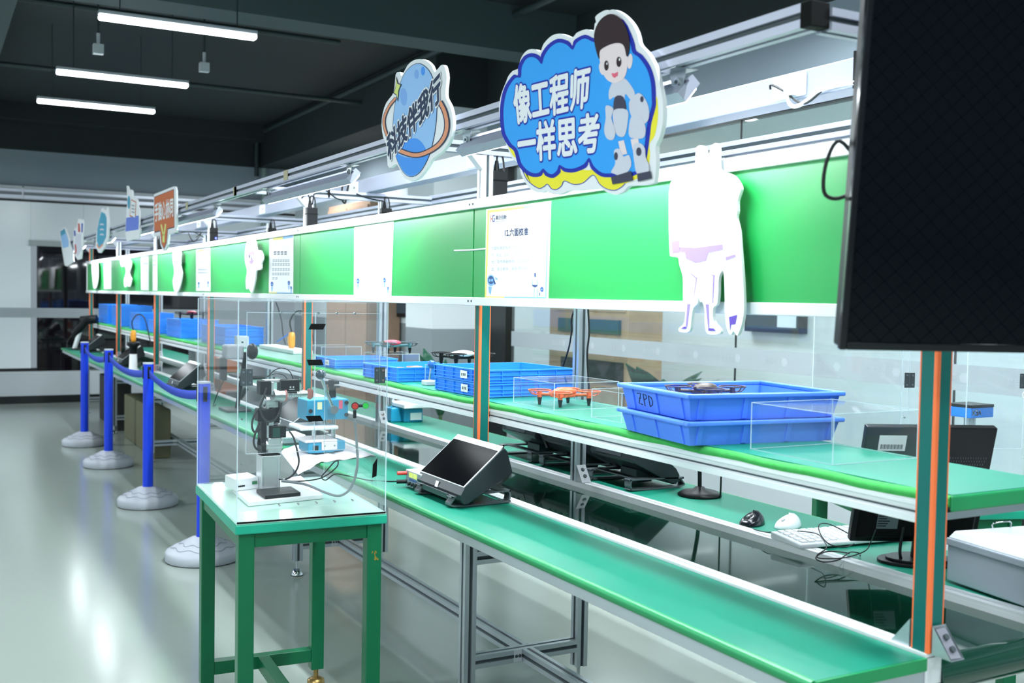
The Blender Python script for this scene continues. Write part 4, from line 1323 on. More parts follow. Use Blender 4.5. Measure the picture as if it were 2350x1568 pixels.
def acrylic_case(loc, rz, z0, label, tapes):
    W, D, H = .445, .685, .64
    t = T('acrylic_case', label, 'case', loc, rz)
    x0, x1, y0, y1 = -W / 2, W / 2, -D / 2, D / 2
    th = .005
    nb(ACR).box((x0, y0, 0), (x1, y0 + th, H)).obj('front_pane', t, world=False)
    nb(ACR).box((x0, y1 - th, 0), (x1, y1, H)).obj('back_pane', t, world=False)
    nb(ACR).box((x0, y0 + th, 0), (x0 + th, y1 - th, H)).obj('side_pane', t, world=False)
    nb(ACR).box((x1 - th, y0 + th, 0), (x1, y1 - th, H)).obj('side_pane', t, world=False)
    nb(ACR).box((x0 + th, y0 + th, H - th), (x1 - th, y1 - th, H)).obj('top_pane', t, world=False)
    e = .0015
    for xx in (x0, x1):
        for yy in (y0, y1):
            e_ = e if yy < 0 or xx < 0 else .0006
            nb(ACRE).box((xx - e_, yy - e_, 0), (xx + e_, yy + e_, H)).obj('polished_edge', t, world=False)
    for zz in (.002, H):
        for yy in (y0, y1):
            nb(ACRE).box((x0, yy - e * .6, zz - e * .6), (x1, yy + e * .6, zz + e * .6)).obj('polished_edge', t, world=False)
        for xx in (x0, x1):
            nb(ACRE).box((xx - e * .6, y0, zz - e * .6), (xx + e * .6, y1, zz + e * .6)).obj('polished_edge', t, world=False)
    nb(BLACKM).box((x0, y0 - .004, 0), (x1, y0 - .0005, .0045)).obj('black_gasket', t, world=False)
    # double doors in the front pane
    dx0, dx1, dz0, dz1, q = x0 + .024, x1 - .024, .20, H - .035, .0006
    yf = y0 - .0012
    for sgn, (a, c) in ((-1, (dx0, -.001)), (1, (.001, dx1))):
        dr = nb(ACR).box((a, yf - .0006, dz0), (c, yf + .0006, dz1)).obj('door', t, world=False)
        for p_ in ((a - q, a + q, dz0, dz1), (c - q, c + q, dz0, dz1)):
            nb(ACRE).box((p_[0], yf - .0012, p_[2]), (p_[1], yf + .0012, p_[3])).obj('door_edge', dr, world=False)
        nb(ACRE).box((a, yf - .0012, dz0 - q), (c, yf + .0012, dz0 + q)).obj('door_edge', dr, world=False)
        nb(ACRE).box((a, yf - .0012, dz1 - q), (c, yf + .0012, dz1 + q)).obj('door_edge', dr, world=False)
        hx = dx0 if sgn < 0 else dx1
        for zc in (.42,):
            b = nb(HINGE).box((hx - .017, yf - .004, zc - .024), (hx - .0015, yf - .0015, zc + .024)).box((hx + .0015, yf - .004, zc - .024), (hx + .017, yf - .0015, zc + .024)).cyl((hx, yf - .003, zc - .024), (hx, yf - .003, zc + .024), .0022, n=10)
            b.m(CHROME)
            for ddx in (-.0095, .0095):
                for ddz in (-.015, .015):
                    b.cyl((hx + ddx, yf - .0058, zc + ddz), (hx + ddx, yf - .004, zc + ddz), .0035, n=12)
            b.obj('hinge', t, world=False)
        if sgn < 0:
            continue
        ring = [(dx1 + .005 * math.cos(a_), yf - .002, .375 + .010 * math.sin(a_)) for a_ in [2 * PI * k / 20 for k in range(21)]]
        nb(PAPER).tube(ring, .0012, 6, 1).obj('finger_ring', t, world=False)
    # screwed joining strips
    for zz, hh in ((.045, .02), (H - .035, .02)):
        b = nb(ACR).box((-.12, y0 + th, zz - hh / 2), (.14, y0 + th + .003, zz + hh / 2)).m(CHROME)
        for k in range(5):
            b.cyl((-.10 + k * .055, yf - .001, zz), (-.10 + k * .055, y0 + th + .006, zz), .003, n=10)
        b.obj('screwed_strip', t, world=False)
    for zz in (.17, .30, .52):
        for sx_ in (x0 + .012, x1 - .012):
            nb(CHROME).cyl((sx_, yf - .001, zz), (sx_, y0 + .006, zz), .0028, n=10).obj('pane_screw', t, world=False)
    if tapes:
        for (u, v, sk) in ((.005, .565, .004), (.0, .46, -.003), (.0, .295, -.005)):
            nb(BLACKM).add([(u - .022 - sk, yf - .002, v - .008), (u + .022 - sk, yf - .002, v - .008), (u + .022 + sk, yf - .002, v + .009), (u - .022 + sk, yf - .002, v + .009), (u - .022 - sk, yf - .0012, v - .008), (u + .022 - sk, yf - .0012, v - .008), (u + .022 + sk, yf - .0012, v + .009), (u - .022 + sk, yf - .0012, v + .009)],
                           [(0, 1, 2, 3), (7, 6, 5, 4), (0, 4, 5, 1), (1, 5, 6, 2), (2, 6, 7, 3), (3, 7, 4, 0)]).obj('black_tape', t, world=False)
        nb(BLACKM).sheet([(dx1 - .02, yf - .002, .11), (dx1 - .006, yf - .002, .115), (dx1 - .004, yf - .002, .17), (dx1 - .018, yf - .002, .15)], (0, .0008, 0)).obj('black_tape', t, world=False)
    return t


acrylic_case((TL[0], TL[1], .7605), TRZ, 0, 'tall clear acrylic case with black tape standing on the green table', True)

# ------------------------------------------------------------------ robot arm inside the case
def yb(b, p0, p1, yp, d0, d1):
    """box from two pixel corners in the plane y=yp, from depth d0 to d1"""
    a = at(p0[0], p0[1], 1, yp)
    c = at(p1[0], p1[1], 1, yp)
    return b.box((min(a.x, c.x), yp + d0, min(a.z, c.z)), (max(a.x, c.x), yp + d1, max(a.z, c.z)))


RY = 3.44
t = T('base_plate', 'thick white board under the robot arm on the green table', 'board', (1.02, 3.45, .7605))
for c in t.children:
    pass
pl = [at(533, 1127, 2, .765), at(570, 1160, 2, .765), at(742, 1142, 2, .765), at(690, 1098, 2, .765)]
b = nb(WHITE).sheet([Vector((p.x, p.y, .7606)) for p in pl], (0, 0, .0145))
b.obj('board', t, .002)
t = T('controller_box', 'small white control box beside the robot arm', 'control box', (.93, 3.56, .776))
cb = [at(516, 1116, 2, .776), at(540, 1128, 2, .776), at(593, 1121, 2, .776)]
e1, e2 = cb[1] - cb[0], cb[2] - cb[1]
quad = [cb[0], cb[1], cb[2], cb[0] + e2]
b = nb(WHITE).sheet(quad, (0, 0, .038)).obj('housing', t, .002)
n2 = Vector((e2.y, -e2.x, 0)).normalized()
n2 = n2 if n2.y < 0 else -n2
m0 = cb[1] + e2 * .12 + Vector((0, 0, .012)) + n2 * .0005
nb(BLACKM).sheet([m0, m0 + e2 * .28, m0 + e2 * .28 + Vector((0, 0, .005)), m0 + Vector((0, 0, .005))], n2 * .001).obj('name_strip', t)
m0 = cb[1] + e2 * .72 + Vector((0, 0, .016)) + n2 * .0005
nb(mat('green_terminal', '2A7A4E', .4)).sheet([m0, m0 + e2 * .2, m0 + e2 * .2 + Vector((0, 0, .01)), m0 + Vector((0, 0, .01))], n2 * .003).obj('terminal', t)
t = T('black_block', 'flat black drilled block lying in front of the robot arm', 'block', (1.0, 3.36, .7755))
bb = [at(588, 1131, 2, .776), at(608, 1146, 2, .776), at(690, 1138, 2, .776), at(668, 1124, 2, .776)]
nb(BLACK).sheet([Vector((p.x, p.y, .7755)) for p in bb], (0, 0, .012)).obj('block', t, .002)
cen = sum(bb, Vector()) / 4
for q in bb + [(bb[0] + bb[3]) / 2, (bb[1] + bb[2]) / 2]:
    c = cen + (q - cen) * .75
    nb(SLOT).cyl((c.x, c.y, .7872), (c.x, c.y, .7882), .003, n=12).obj('screw_hole', t)

SILV = mat('satin_silver', 'D5D9DB', .28, .6)
t = T('robot_arm', 'small silver and black jointed robot arm inside the clear case', 'robot arm', (1.0, 3.47, .7755))
a0 = at(594, 1115, 1, RY)
a1 = at(648, 1040, 1, RY)
cx = (a0.x + a1.x) / 2
b = nb(SILV).box((cx - .031, RY, .7755), (cx + .031, RY + .062, .887))
for sx in (-1, 1):
    b.box((cx + sx * .0285 - .0035, RY - .004, .7755), (cx + sx * .0285 + .0035, RY, .887))
b.obj('column', t, .002)
nb(BLACK).box((cx - .029, RY + .002, .887), (cx + .033, RY + .058, .892)).obj('column_cap', t, .002)
b = nb(SILV).cyl((cx - .014, RY + .03, .917), (cx + .04, RY + .03, .917), .026, n=28)
b.box((cx - .008, RY + .005, .895), (cx + .038, RY + .055, .945))
b.obj('shoulder_joint', t, .003)
b = nb(BLACK).cyl((cx - .030, RY + .03, .917), (cx - .014, RY + .03, .917), .027, n=28).box((cx - .030, RY + .006, .917), (cx - .014, RY + .054, 1.0))
b.obj('shoulder_cover', t, .002)
b = nb(SILV).box((cx - .012, RY + .008, .945), (cx - .004, RY + .052, 1.06)).box((cx - .012, RY + .008, .985), (cx + .012, RY + .05, 1.0)).box((cx + .02, RY + .02, .99), (cx + .032, RY + .05, 1.06))
b.obj('arm_bracket', t, .0015)
nb(BLACK).box((cx + .0, RY + .0, .945), (cx + .052, RY + .05, .985)).obj('lower_servo', t, .003)
nb(mat('servo_green_cover', '14463E', .35)).box((cx + .006, RY - .0015, .948), (cx + .03, RY, .978)).obj('servo_plate', t)
nb(BLACK).box((cx - .042, RY + .004, 1.0), (cx + .012, RY + .05, 1.042)).obj('elbow_servo', t, .004)
b = nb(SILV).cyl((cx - .014, RY + .03, 1.065), (cx + .018, RY + .03, 1.065), .026, n=28).box((cx - .01, RY + .006, 1.045), (cx + .026, RY + .054, 1.066))
b.obj('elbow_joint', t, .003)
b = nb(STEEL).lathe([(0, 0), (.019, 0), (.017, .004), (.008, .006), (0, .006)], (cx - .014, RY + .03, 1.065), 28, (-1, 0, 0))
b.obj('joint_cap', t)
nb(BLACK).box((cx + .012, RY + .02, .99), (cx + .036, RY + .05, 1.075)).obj('forearm_cover', t, .003)
nb(BLACK).box((cx - .036, RY + .002, 1.088), (cx + .0, RY + .05, 1.134)).obj('wrist_servo', t, .003)
b = nb(SILV).box((cx - .02, RY + .008, 1.128), (cx + .055, RY + .045, 1.137)).box((cx - .0, RY - .002, 1.088), (cx + .008, RY + .04, 1.13))
b.obj('wrist_bracket', t, .001)
nb(BLACK).box((cx + .03, RY - .01, 1.098), (cx + .092, RY + .04, 1.137)).obj('camera_head', t, .002)
b = nb(FOAM)
for k in (-1, 1):
    b.cyl((cx + .066 + k * .005, RY - .0112, 1.113), (cx + .066 + k * .005, RY - .01, 1.113), .0025, n=10)
b.box((cx + .057, RY - .0108, 1.105), (cx + .075, RY - .01, 1.1065))
b.obj('head_marking', t)
b = nb(STEEL).cyl((cx + .045, RY + .01, 1.087), (cx + .10, RY + .01, 1.087), .0085, n=18).cyl((cx + .1, RY + .01, 1.087), (cx + .125, RY + .01, 1.087), .011, n=18)
for k in range(5):
    b.cyl((cx + .062 + k * .008, RY + .01, 1.087), (cx + .064 + k * .008, RY + .01, 1.087), .0105, n=18)
b.obj('gripper_rod', t)
nb(mat('salmon_suction_cup', 'C57B74', .5)).lathe([(.008, 0), (.015, .004), (.019, .012), (.015, .02), (0, .02)], (cx + .122, RY + .01, 1.087), 24, (1, 0, 0)).obj('suction_cup', t)
b = nb(STEEL).cyl((cx + .005, RY - .012, 1.085), (cx + .04, RY - .012, 1.085), .02, n=6).m(mat('salmon_suction_cup', 'C57B74', .5)).cyl((cx + .04, RY - .012, 1.085), (cx + .046, RY - .012, 1.085), .021, n=6)
b.obj('hexagonal_joint', t)
b = nb(CHROME).cyl((cx + .098, RY + .01, 1.10), (cx + .098, RY + .01, 1.128), .003, n=10).m(mat('dark_green_knob', '20483C', .3)).ball((cx + .098, RY + .01, 1.132), .007)
b.obj('valve_knob', t)


def wv(pts):
    return [at(x, y, 1, RY + d) for x, y, d in pts]


BRAID = mat('braided_cable', '26292B', .6, noise=.9, nscale=260)
nb(CABLE).tube(wv([(614, 866, .02), (630, 850, .02), (648, 845, .02), (664, 852, .02), (672, 868, .02), (675, 884, .02)]), .0016, 8, 5).obj('cable', t)
nb(CABLE).tube(wv([(612, 864, .02), (635, 858, .02), (652, 862, .02), (662, 874, .02)]), .0012, 8, 5).obj('cable', t)
nb(BRAID).tube(wv([(612, 890, -.012), (604, 915, -.016), (597, 935, -.02), (602, 955, -.02), (616, 968, -.02), (632, 962, -.02), (642, 945, -.02), (646, 925, -.012)]), .0036, 8, 5).obj('braided_cable', t)
nb(BRAID).tube(wv([(600, 935, -.008), (585, 950, -.01), (578, 975, -.01), (584, 992, -.006), (597, 985, -.002)]), .0036, 8, 5).obj('braided_cable', t)
nb(BRAID).tube(wv([(596, 970, -.006), (586, 995, -.01), (582, 1015, -.01), (588, 1030, -.008), (600, 1034, .0)]), .0036, 8, 5).obj('braided_cable', t)
nb(BRAID).tube(wv([(664, 990, .0), (674, 1005, -.01), (682, 1035, -.02), (686, 1060, -.02), (680, 1080, -.02), (668, 1094, -.02), (654, 1101, -.015)]), .0032, 8, 5).obj('braided_cable', t)

# start and stop buttons on a grey gooseneck
t = T('button_gooseneck', 'grey gooseneck with a red and a green push button inside the case', 'switch', (1.1, 3.32, .7755))
g = [at(646, 1104, 1, 3.40), at(700, 1112, 1, 3.36), at(745, 1130, 1, 3.30), at(780, 1138, 1, 3.24), at(806, 1118, 1, 3.22), at(820, 1070, 1, 3.2), at(818, 1010, 1, 3.2), at(814, 965, 1, 3.2), at(813, 955, 1, 3.2)]
nb(GREYP).tube(g, .0042, 10, 6).obj('flexible_neck', t)
c = at(814, 945, 1, 3.2)
nb(BLACK).tube([c + Vector((0, 0, -.02)), c + Vector((0, 0, .005))], .0055, 10, 1).obj('neck_sleeve', t)
c1, c2 = at(815, 932, 1, 3.2), at(839, 931, 1, 3.2)
d_ = Vector((-.35, -.93, .05)).normalized()
b = nb(BLACK).cyl(c1 - d_ * .012, c1 + d_ * .006, .012, n=20).cyl(c1 + Vector((.01, 0, 0)), c2 - Vector((.008, 0, 0)), .005, n=10)
b.cyl(c2 - d_ * .012, c2 + d_ * .004, .010, n=20)
b.obj('button_bodies', t)
nb(mat('red_button', 'D8362B', .25)).cyl(c1 + d_ * .006, c1 + d_ * .012, .0098, n=20).obj('red_button', t)
nb(mat('green_button', '2FD14A', .25)).cyl(c2 + d_ * .004, c2 + d_ * .01, .009, n=20).obj('green_button', t)
t = T('power_lead', 'thin black lead looping from the robot arm to the power supply', 'cable', (1.2, 3.4, .76))
q = [at(640, 1100, 1, 3.42), at(680, 1105, 1, 3.38), at(735, 1098, 1, 3.36), at(770, 1075, 1, 3.36), at(776, 1060, 1, 3.36), at(768, 1060, 1, 3.36), at(750, 1080, 1, 3.36), at(738, 1095, 1, 3.37), at(748, 1102, 1, 3.38), at(770, 1088, 1, 3.38), at(800, 1093, 1, 3.4), at(850, 1103, 2, .758), at(900, 1105, 2, .758), at(936, 1102, 2, .759)]
nb(CABLE).tube(q, .0022, 8, 6).obj('lead', t)

# ================================================================== things on the front worktop
DKG = mat('dark_grey_metal', '4C5357', .4, .5)
SHELL = mat('dark_terminal_shell', '2B3236', .32, .2)


def terminal(loc, rz, label, w=.34, sx=1.0):
    """desk terminal: wedge body with a sloping screen on a bent metal stand; front faces local -x"""
    t = T('desk_terminal', label, 'tablet terminal', loc, rz, 'black desk terminals')
    h = w / 2
    prof_ = [(.0, .025), (-.006, .045), (.008, .068), (.152, .182), (.166, .184), (.176, .172), (.196, .108), (.19, .098), (.022, .014), (.008, .014)]
    b = nb(SHELL).add([(x, -h, z) for x, z in prof_] + [(x, h, z) for x, z in prof_], [tuple(range(9, -1, -1)), tuple(range(10, 20))] + [(i, (i + 1) % 10, (i + 1) % 10 + 10, i + 10) for i in range(10)])
    b.obj('shell', t, .004, 3, world=False)
    s0, s1 = Vector((.008, 0, .068)), Vector((.152, 0, .182))
    dd = (s1 - s0)
    nn = Vector((-dd.z, 0, dd.x)).normalized()

    def face(b, a, c, y0, y1, lift, thick):
        p = [s0 + dd * a, s0 + dd * c]
        ring = [Vector((p[0].x, y0, p[0].z)), Vector((p[0].x, y1, p[0].z)), Vector((p[1].x, y1, p[1].z)), Vector((p[1].x, y0, p[1].z))]
        return b.sheet([r + nn * lift for r in ring], nn * thick)
    bz = face(nb(mat('silver_bezel', 'D9DEE0', .3, .4)), .0, 1.0, -h + .002, h - .002, -.001, .003).obj('bezel', t, .001, world=False)
    face(nb(SCREEN), .02, .93, -h + .008, h - .008, .002, .0012).obj('screen', t, world=False)
    face(nb(mat('bright_top_bar', 'EEF1F2', .3, .2)), .935, 1.06, -h + .004, h - .004, .0012, .002).obj('top_bar', t, .001, world=False)
    nb(PAPER).sheet([(-.0065, .02, .043), (-.0065, .0, .043), (-.0005, .0, .062), (-.0005, .02, .062)], (-.0012, 0, .0006)).obj('sticker', t, world=False)
    nb(DKG).box((.05, -.05, .012), (.12, .05, .06)).obj('neck_block', t, .003, world=False)
    # bent loop stand
    L = [(-.014, .0), (.19, .0), (.205, .008), (.208, .022), (.205, .034), (.192, .04), (-.008, .034), (-.016, .026)]
    for yy in (-.122, .122):
        ring = smooth([(x, 0, z) for x, z in L], 4, True)
        pts = [(p.x, yy, p.z + .0035) for p in ring]
        inner = []
        n_ = len(pts)
        cxm, czm = sum(p[0] for p in pts) / n_, sum(p[2] for p in pts) / n_
        ring2 = grow([(p[0], p[2]) for p in pts], -.005)
        vs = [(p[0], yy - .018, p[2]) for p in pts] + [(p[0], yy + .018, p[2]) for p in pts] + [(x, yy - .018, z) for x, z in ring2] + [(x, yy + .018, z) for x, z in ring2]
        fs = []
        for k in range(n_):
            j = (k + 1) % n_
            fs += [(k, j, n_ + j, n_ + k), (2 * n_ + k, 3 * n_ + k, 3 * n_ + j, 2 * n_ + j), (k, 2 * n_ + k, 2 * n_ + j, j), (n_ + k, n_ + j, 3 * n_ + j, 3 * n_ + k)]
        nb(mat('stand_grey_metal', '646C70', .35, .5)).add(vs, fs).obj('stand_loop', t, world=False)
    b = nb(DKG).box((-.012, -.136, .034), (.02, .136, .0375)).box((.155, -.136, .0405), (.19, .136, .044)).box((-.018, -.095, .022), (-.013, .095, .040))
    b.obj('stand_plate', t, .001, world=False)
    # ports on the back
    b = nb(BLACKM)
    nb(mat('port_panel', '3A4145', .4)).sheet([(.1795, -.10, .165), (.1795, .06, .165), (.1965, .06, .112), (.1965, -.10, .112)], (.001, 0, .0004)).obj('port_panel', t, world=False)
    for yy, ww in ((-.08, .012), (-.045, .02), (.0, .016)):
        nb(BLACKM).sheet([(.1845, yy, .152), (.1845, yy + ww, .152), (.191, yy + ww, .132), (.191, yy, .132)], (.0012, 0, .0005)).obj('port', t, world=False)
    for yy in (.03, .042):
        nb(mat('brass_jack', 'C9BE7E', .3, .6)).cyl((.186, yy, .144), (.190, yy, .1455), .004, n=12).obj('audio_jack', t, world=False)
    return t


terminal((1.467, 3.148, ZB), 0, 'black desk terminal nearest the camera on the front worktop, beside the power supply').scale = (.92, 1, 1)
p = at(651, 963, 2, .8)
terminal((1.48, 4.965, ZB), 0, 'black desk terminal on the front worktop behind the blue press and robot arm')
terminal((1.467, 7.43, ZB), 0, 'black desk terminal on the front worktop just left of the acrylic case').scale = (.92, 1, 1)
terminal((1.49, 9.92, ZB), 0, 'black desk terminal on the front worktop behind the middle barrier posts')
terminal((1.50, 12.35, ZB), 0, 'farthest black desk terminal on the front worktop')

# bench power supply
t = T('power_supply', 'small grey bench power supply beside the nearest desk terminal', 'power supply', (1.53, 3.36, ZB))
px0, px1, py0, py1 = 1.466, 1.63, 3.29, 3.42
nb(LGREY).box((px0, py0, ZB + .004), (px1, py1, ZB + .062)).obj('housing', t, .002)
nb(mat('psu_front', '9EA8B4', .4)).box((px0 - .002, py0 + .003, ZB + .006), (px0, py1 - .003, ZB + .06)).obj('front_panel', t)
for k in range(2):
    nb(mat('psu_display', 'C7CE6A', .3, emit=.5)).box((px0 - .0035, py0 + .03 + k * .036, ZB + .04), (px0 - .002, py0 + .06 + k * .036, ZB + .056)).obj('display', t)
b = nb(mat('psu_blue_print', '4E6AA6', .4)).box((px0 - .003, py0 + .03, ZB + .028), (px0 - .002, py0 + .095, ZB + .036))
b.obj('printed_panel', t)
for dy in (.035, .06, .085):
    nb(BLACK).cyl((px0 - .012, py0 + dy, ZB + .018), (px0 - .002, py0 + dy, ZB + .018), .006 if dy > .04 else .009, n=14).obj('knob', t)
nb(mat('red_plug', 'E0443A', .35)).cyl((px0 - .035, py1 - .005, ZB + .05), (px0 - .002, py1 - .01, ZB + .05), .007, n=12).obj('red_plug', t)
nb(BLACK).cyl((px0 - .035, py1 - .0, ZB + .02), (px0 - .002, py1 - .01, ZB + .02), .007, n=12).obj('black_plug', t)
for yy in (py0 + .02, py1 - .02):
    nb(BLACK).cyl((px0 + .02, yy, ZB), (px0 + .02, yy, ZB + .004), .008, n=12).obj('foot', t)
    nb(BLACK).cyl((px1 - .02, yy, ZB), (px1 - .02, yy, ZB + .004), .008, n=12).obj('foot', t)

# wavy pale mat and teal hand press
mc = [Vector((1.322, 4.44, 0)), Vector((1.262, 4.0, 0)), Vector((1.63, 4.12, 0)), Vector((1.652, 4.72, 0))]
b = nb(mat('pale_pink_mat', 'F7EDF0', .55))
nu, nv = 14, 60
vs = []
for i in range(nu + 1):
    for j in range(nv + 1):
        u, v = i / nu, j / nv
        p = mc[0] * ((1 - u) * (1 - v)) + mc[1] * ((1 - u) * v) + mc[2] * (u * v) + mc[3] * (u * (1 - v))
        z = ZB + .0045 + .0035 * math.sin(u * 2 * PI * 4.5 + .5)
        if p.x < 1.358:
            z -= (1.358 - p.x) * .42
        vs.append((p.x, p.y, z))
b.add(vs, [(i * (nv + 1) + j, i * (nv + 1) + j + 1, (i + 1) * (nv + 1) + j + 1, (i + 1) * (nv + 1) + j) for i in range(nu) for j in range(nv)], True)
o = b.obj('wavy_mat')
md = o.modifiers.new('mat_thickness', 'SOLIDIFY')
md.thickness = .0015
tag(o, 'pale pink wavy mat under the blue press, hanging over the bench edge', 'mat')

t = T('hand_press', 'teal blue lever press with a ball handle standing on the pale mat', 'press', (1.46, 4.3, ZB + .009))
z0 = ZB + .0095
b = nb(TEAL).box((1.375, 4.225, z0), (1.49, 4.36, z0 + .045)).box((1.49, 4.25, z0), (1.545, 4.34, z0 + .045))
b.obj('base', t, .008, 3)
nb(mat('pale_press_plate', 'EFE6E8', .35)).box((1.36, 4.22, z0 + .045), (1.50, 4.37, z0 + .056)).obj('lower_plate', t, .006)
nb(mat('pale_press_plate', 'EFE6E8', .35)).box((1.43, 4.218, z0 + .012), (1.498, 4.2245, z0 + .046)).obj('front_plate', t, .003)
for xx in (1.443, 1.485):
    nb(CHROME).cyl((xx, 4.2165, z0 + .03), (xx, 4.219, z0 + .03), .0035, n=12).obj('plate_screw', t)
nb(BLACKM).box((1.395, 4.2235, z0 + .012), (1.418, 4.2255, z0 + .032)).obj('rating_plate', t)
for xx in (1.43, 1.515):
    nb(CHROME).cyl((xx, 4.32, z0 + .045), (xx, 4.32, .93), .009, n=18).obj('guide_column', t)
nb(mat('frosted_press_plate', 'E8F1F4', .25)).box((1.335, 4.21, .862), (1.50, 4.37, .878)).obj('upper_plate', t, .006)
nb(STEEL).cyl((1.455, 4.29, .878), (1.455, 4.29, .90), .022, n=20).obj('ram', t)
nb(TEAL).box((1.372, 4.235, .90), (1.55, 4.37, .985)).obj('head', t, .004)
nb(mat('press_label_yellow', 'E7E2B4', .5)).box((1.415, 4.2338, .945), (1.435, 4.2352, .975)).obj('yellow_label', t)
nb(mat('press_label_red', 'D5506A', .5)).box((1.508, 4.2338, .945), (1.524, 4.2352, .98)).obj('red_label', t)
for xx, zz in ((1.54, .97), (1.54, .92), (1.385, .94)):
    nb(BLACK).cyl((xx, 4.225, zz), (xx, 4.236, zz), .008, n=16).obj('cap_screw', t)
hb, ht = Vector((1.478, 4.215, .945)), Vector((1.42, 4.20, 1.075))
nb(STEEL).cyl(hb + Vector((0, -.012, 0)), hb + Vector((0, .022, 0)), .017, n=24).obj('lever_hub', t)
nb(CHROME).cyl(hb, ht, .0065, n=14).obj('lever', t)
nb(mat('dark_ball_knob', '2A3B44', .12)).ball(ht + Vector((-.004, 0, .018)), .021, 28).obj('ball_knob', t)
b = nb(BLACK).cyl((1.50, 4.31, .985), (1.50, 4.31, 1.045), .009, n=14).box((1.472, 4.297, 1.043), (1.53, 4.323, 1.056)).cyl((1.50, 4.31, 1.03), (1.50, 4.31, 1.06), .013, n=14)
b.obj('adjusting_screw', t)
b = nb(BLACK).cyl((1.52, 4.33, .985), (1.52, 4.33, 1.03), .008, n=14).box((1.505, 4.315, 1.026), (1.54, 4.345, 1.034))
b.obj('stop_screw', t)

t = T('white_clamp', 'low white clamp with clear jaws on the front worktop behind the press', 'clamp', (1.43, 4.62, ZB + .008))
nb(WHITE).box((1.36, 4.55, ZB + .03), (1.47, 4.70, ZB + .045)).obj('pad', t, .006)
nb(ACRE).box((1.37, 4.56, ZB + .0085), (1.46, 4.69, ZB + .03)).obj('clear_jaw', t, .004)

# desk microscope stand seen through the case
t = T('desk_microscope', 'black desk magnifier on a thin pole seen through the left acrylic pane', 'magnifier', (1.52, 6.05, ZB))
nb(DKG).box((1.46, 5.93, ZB), (1.60, 6.12, ZB + .015)).obj('base', t, .004)
nb(BLACK).cyl((1.54, 6.02, ZB + .015), (1.57, 5.95, 1.09), .012, n=14).obj('pole', t)
nb(GREYP).box((1.46, 5.95, 1.05), (1.56, 6.06, 1.13)).obj('head', t, .012, 3)
nb(BLACK).ball((1.60, 5.93, 1.095), .045, 24, (.7, 1, 1)).obj('lens_hood', t)
nb(BLACK).box((1.44, 5.98, .93), (1.475, 6.03, 1.06)).obj('side_arm', t, .008)
nb(CABLE).tube([(1.47, 6.0, .95), (1.45, 6.1, .85), (1.45, 6.2, .77), (1.5, 6.35, .759)], .003, 8, 5).obj('cable', t)

t = T('handheld_scanner', 'black handheld scanner on a pale stand at the far end of the front worktop', 'scanner', (1.52, 12.9, ZB))
nb(BLACK).box((1.44, 12.7, ZB), (1.56, 12.95, ZB + .015)).obj('base', t, .004)
nb(WHITE).cyl((1.46, 12.85, ZB + .01), (1.52, 12.8, 1.0), .025, n=14).obj('stand_arm', t)
nb(BLACK).cyl((1.46, 12.85, .92), (1.58, 12.7, 1.10), .04, n=16).obj('body', t, .004)
nb(BLACK).cyl((1.52, 12.8, 1.08), (1.68, 12.73, 1.10), .05, n=16).obj('head', t, .004)
nb(CABLE).tube([(1.46, 12.85, .95), (1.38, 12.8, .85), (1.38, 12.75, .77), (1.44, 12.72, .76)], .004, 8, 5).obj('cable', t)

# electric screwdrivers
def screwdriver(loc, label, holder):
    x, y, z = loc
    t = T('electric_screwdriver', label, 'screwdriver', loc)
    if holder:
        nb(WHITE).lathe([(0, 0), (.05, 0), (.05, .01), (.034, .02), (.03, .14), (0, .14)], (x, y, z), 24).obj('holder_foot', t)
        nb(BLACK).lathe([(.03, .14), (.034, .2), (.052, .21), (.055, .24), (.02, .24), (0, .24)], (x, y, z), 24).obj('holder_cup', t)
        z += .24
    nb(mat('orange_tool_body', 'F2A02C', .4)).lathe([(0, 0), (.016, 0), (.021, .02), (.022, .07), (.018, .095), (0, .10)], (x, y, z), 20).obj('handle', t)
    nb(mat('orange_tool_trim', 'E8B46A', .4)).box((x - .024, y - .004, z + .03), (x - .020, y + .008, z + .07)).obj('trigger', t, .001)
    top = z + .1
    nb(CABLE).tube([(x, y, top), (x - .01, y, top + .07), (x + .03, y - .02, top + .13), (x + .08, y - .06, top + .1), (x + .11, y - .1, top - .05), (x + .12, y - .12, top - .13)], .005, 8, 6).obj('cord', t)
    return t


screwdriver((1.52, 9.35, ZB), 'orange screwdriver in a black and white holder behind the second barrier post', True)
screwdriver((1.985, 6.45, 1.085), 'orange screwdriver with a blue tie standing on the shelf, left of the third post', False)
b = nb(mat('blue_tie', '3E7FE0', .4)).tube([(1.98, 6.47, 1.18), (1.95, 6.5, 1.15), (1.92, 6.55, 1.12)], .004, 6, 3)
tag(b.obj('blue_tie'), 'thin blue cable tie hanging from the orange screwdriver on the shelf', 'cable tie')
nb_ = nb(WHITE).box((1.92, 6.2, 1.0602), (2.04, 6.95, 1.0848))
tag(nb_.obj('white_tray', None, .004), 'long low white tray under the orange screwdriver on the shelf', 'tray')
b = nb(LGREY).box((1.80, 7.05, 1.0602), (1.88, 7.12, 1.135))
tag(b.obj('grey_box', None, .003), 'small pale grey box on the shelf right of the blue crates', 'box')

# ================================================================== rear worktop
for (y, lb) in ((3.16, 'nearest of three desk terminals under the shelf seen from behind, with yellow jacks'), (3.51, 'middle desk terminal under the shelf, behind the second silver post'), (3.85, 'farthest of three desk terminals seen from behind under the shelf')):
    tt = terminal((2.345, y, ZB), PI, lb, .28)

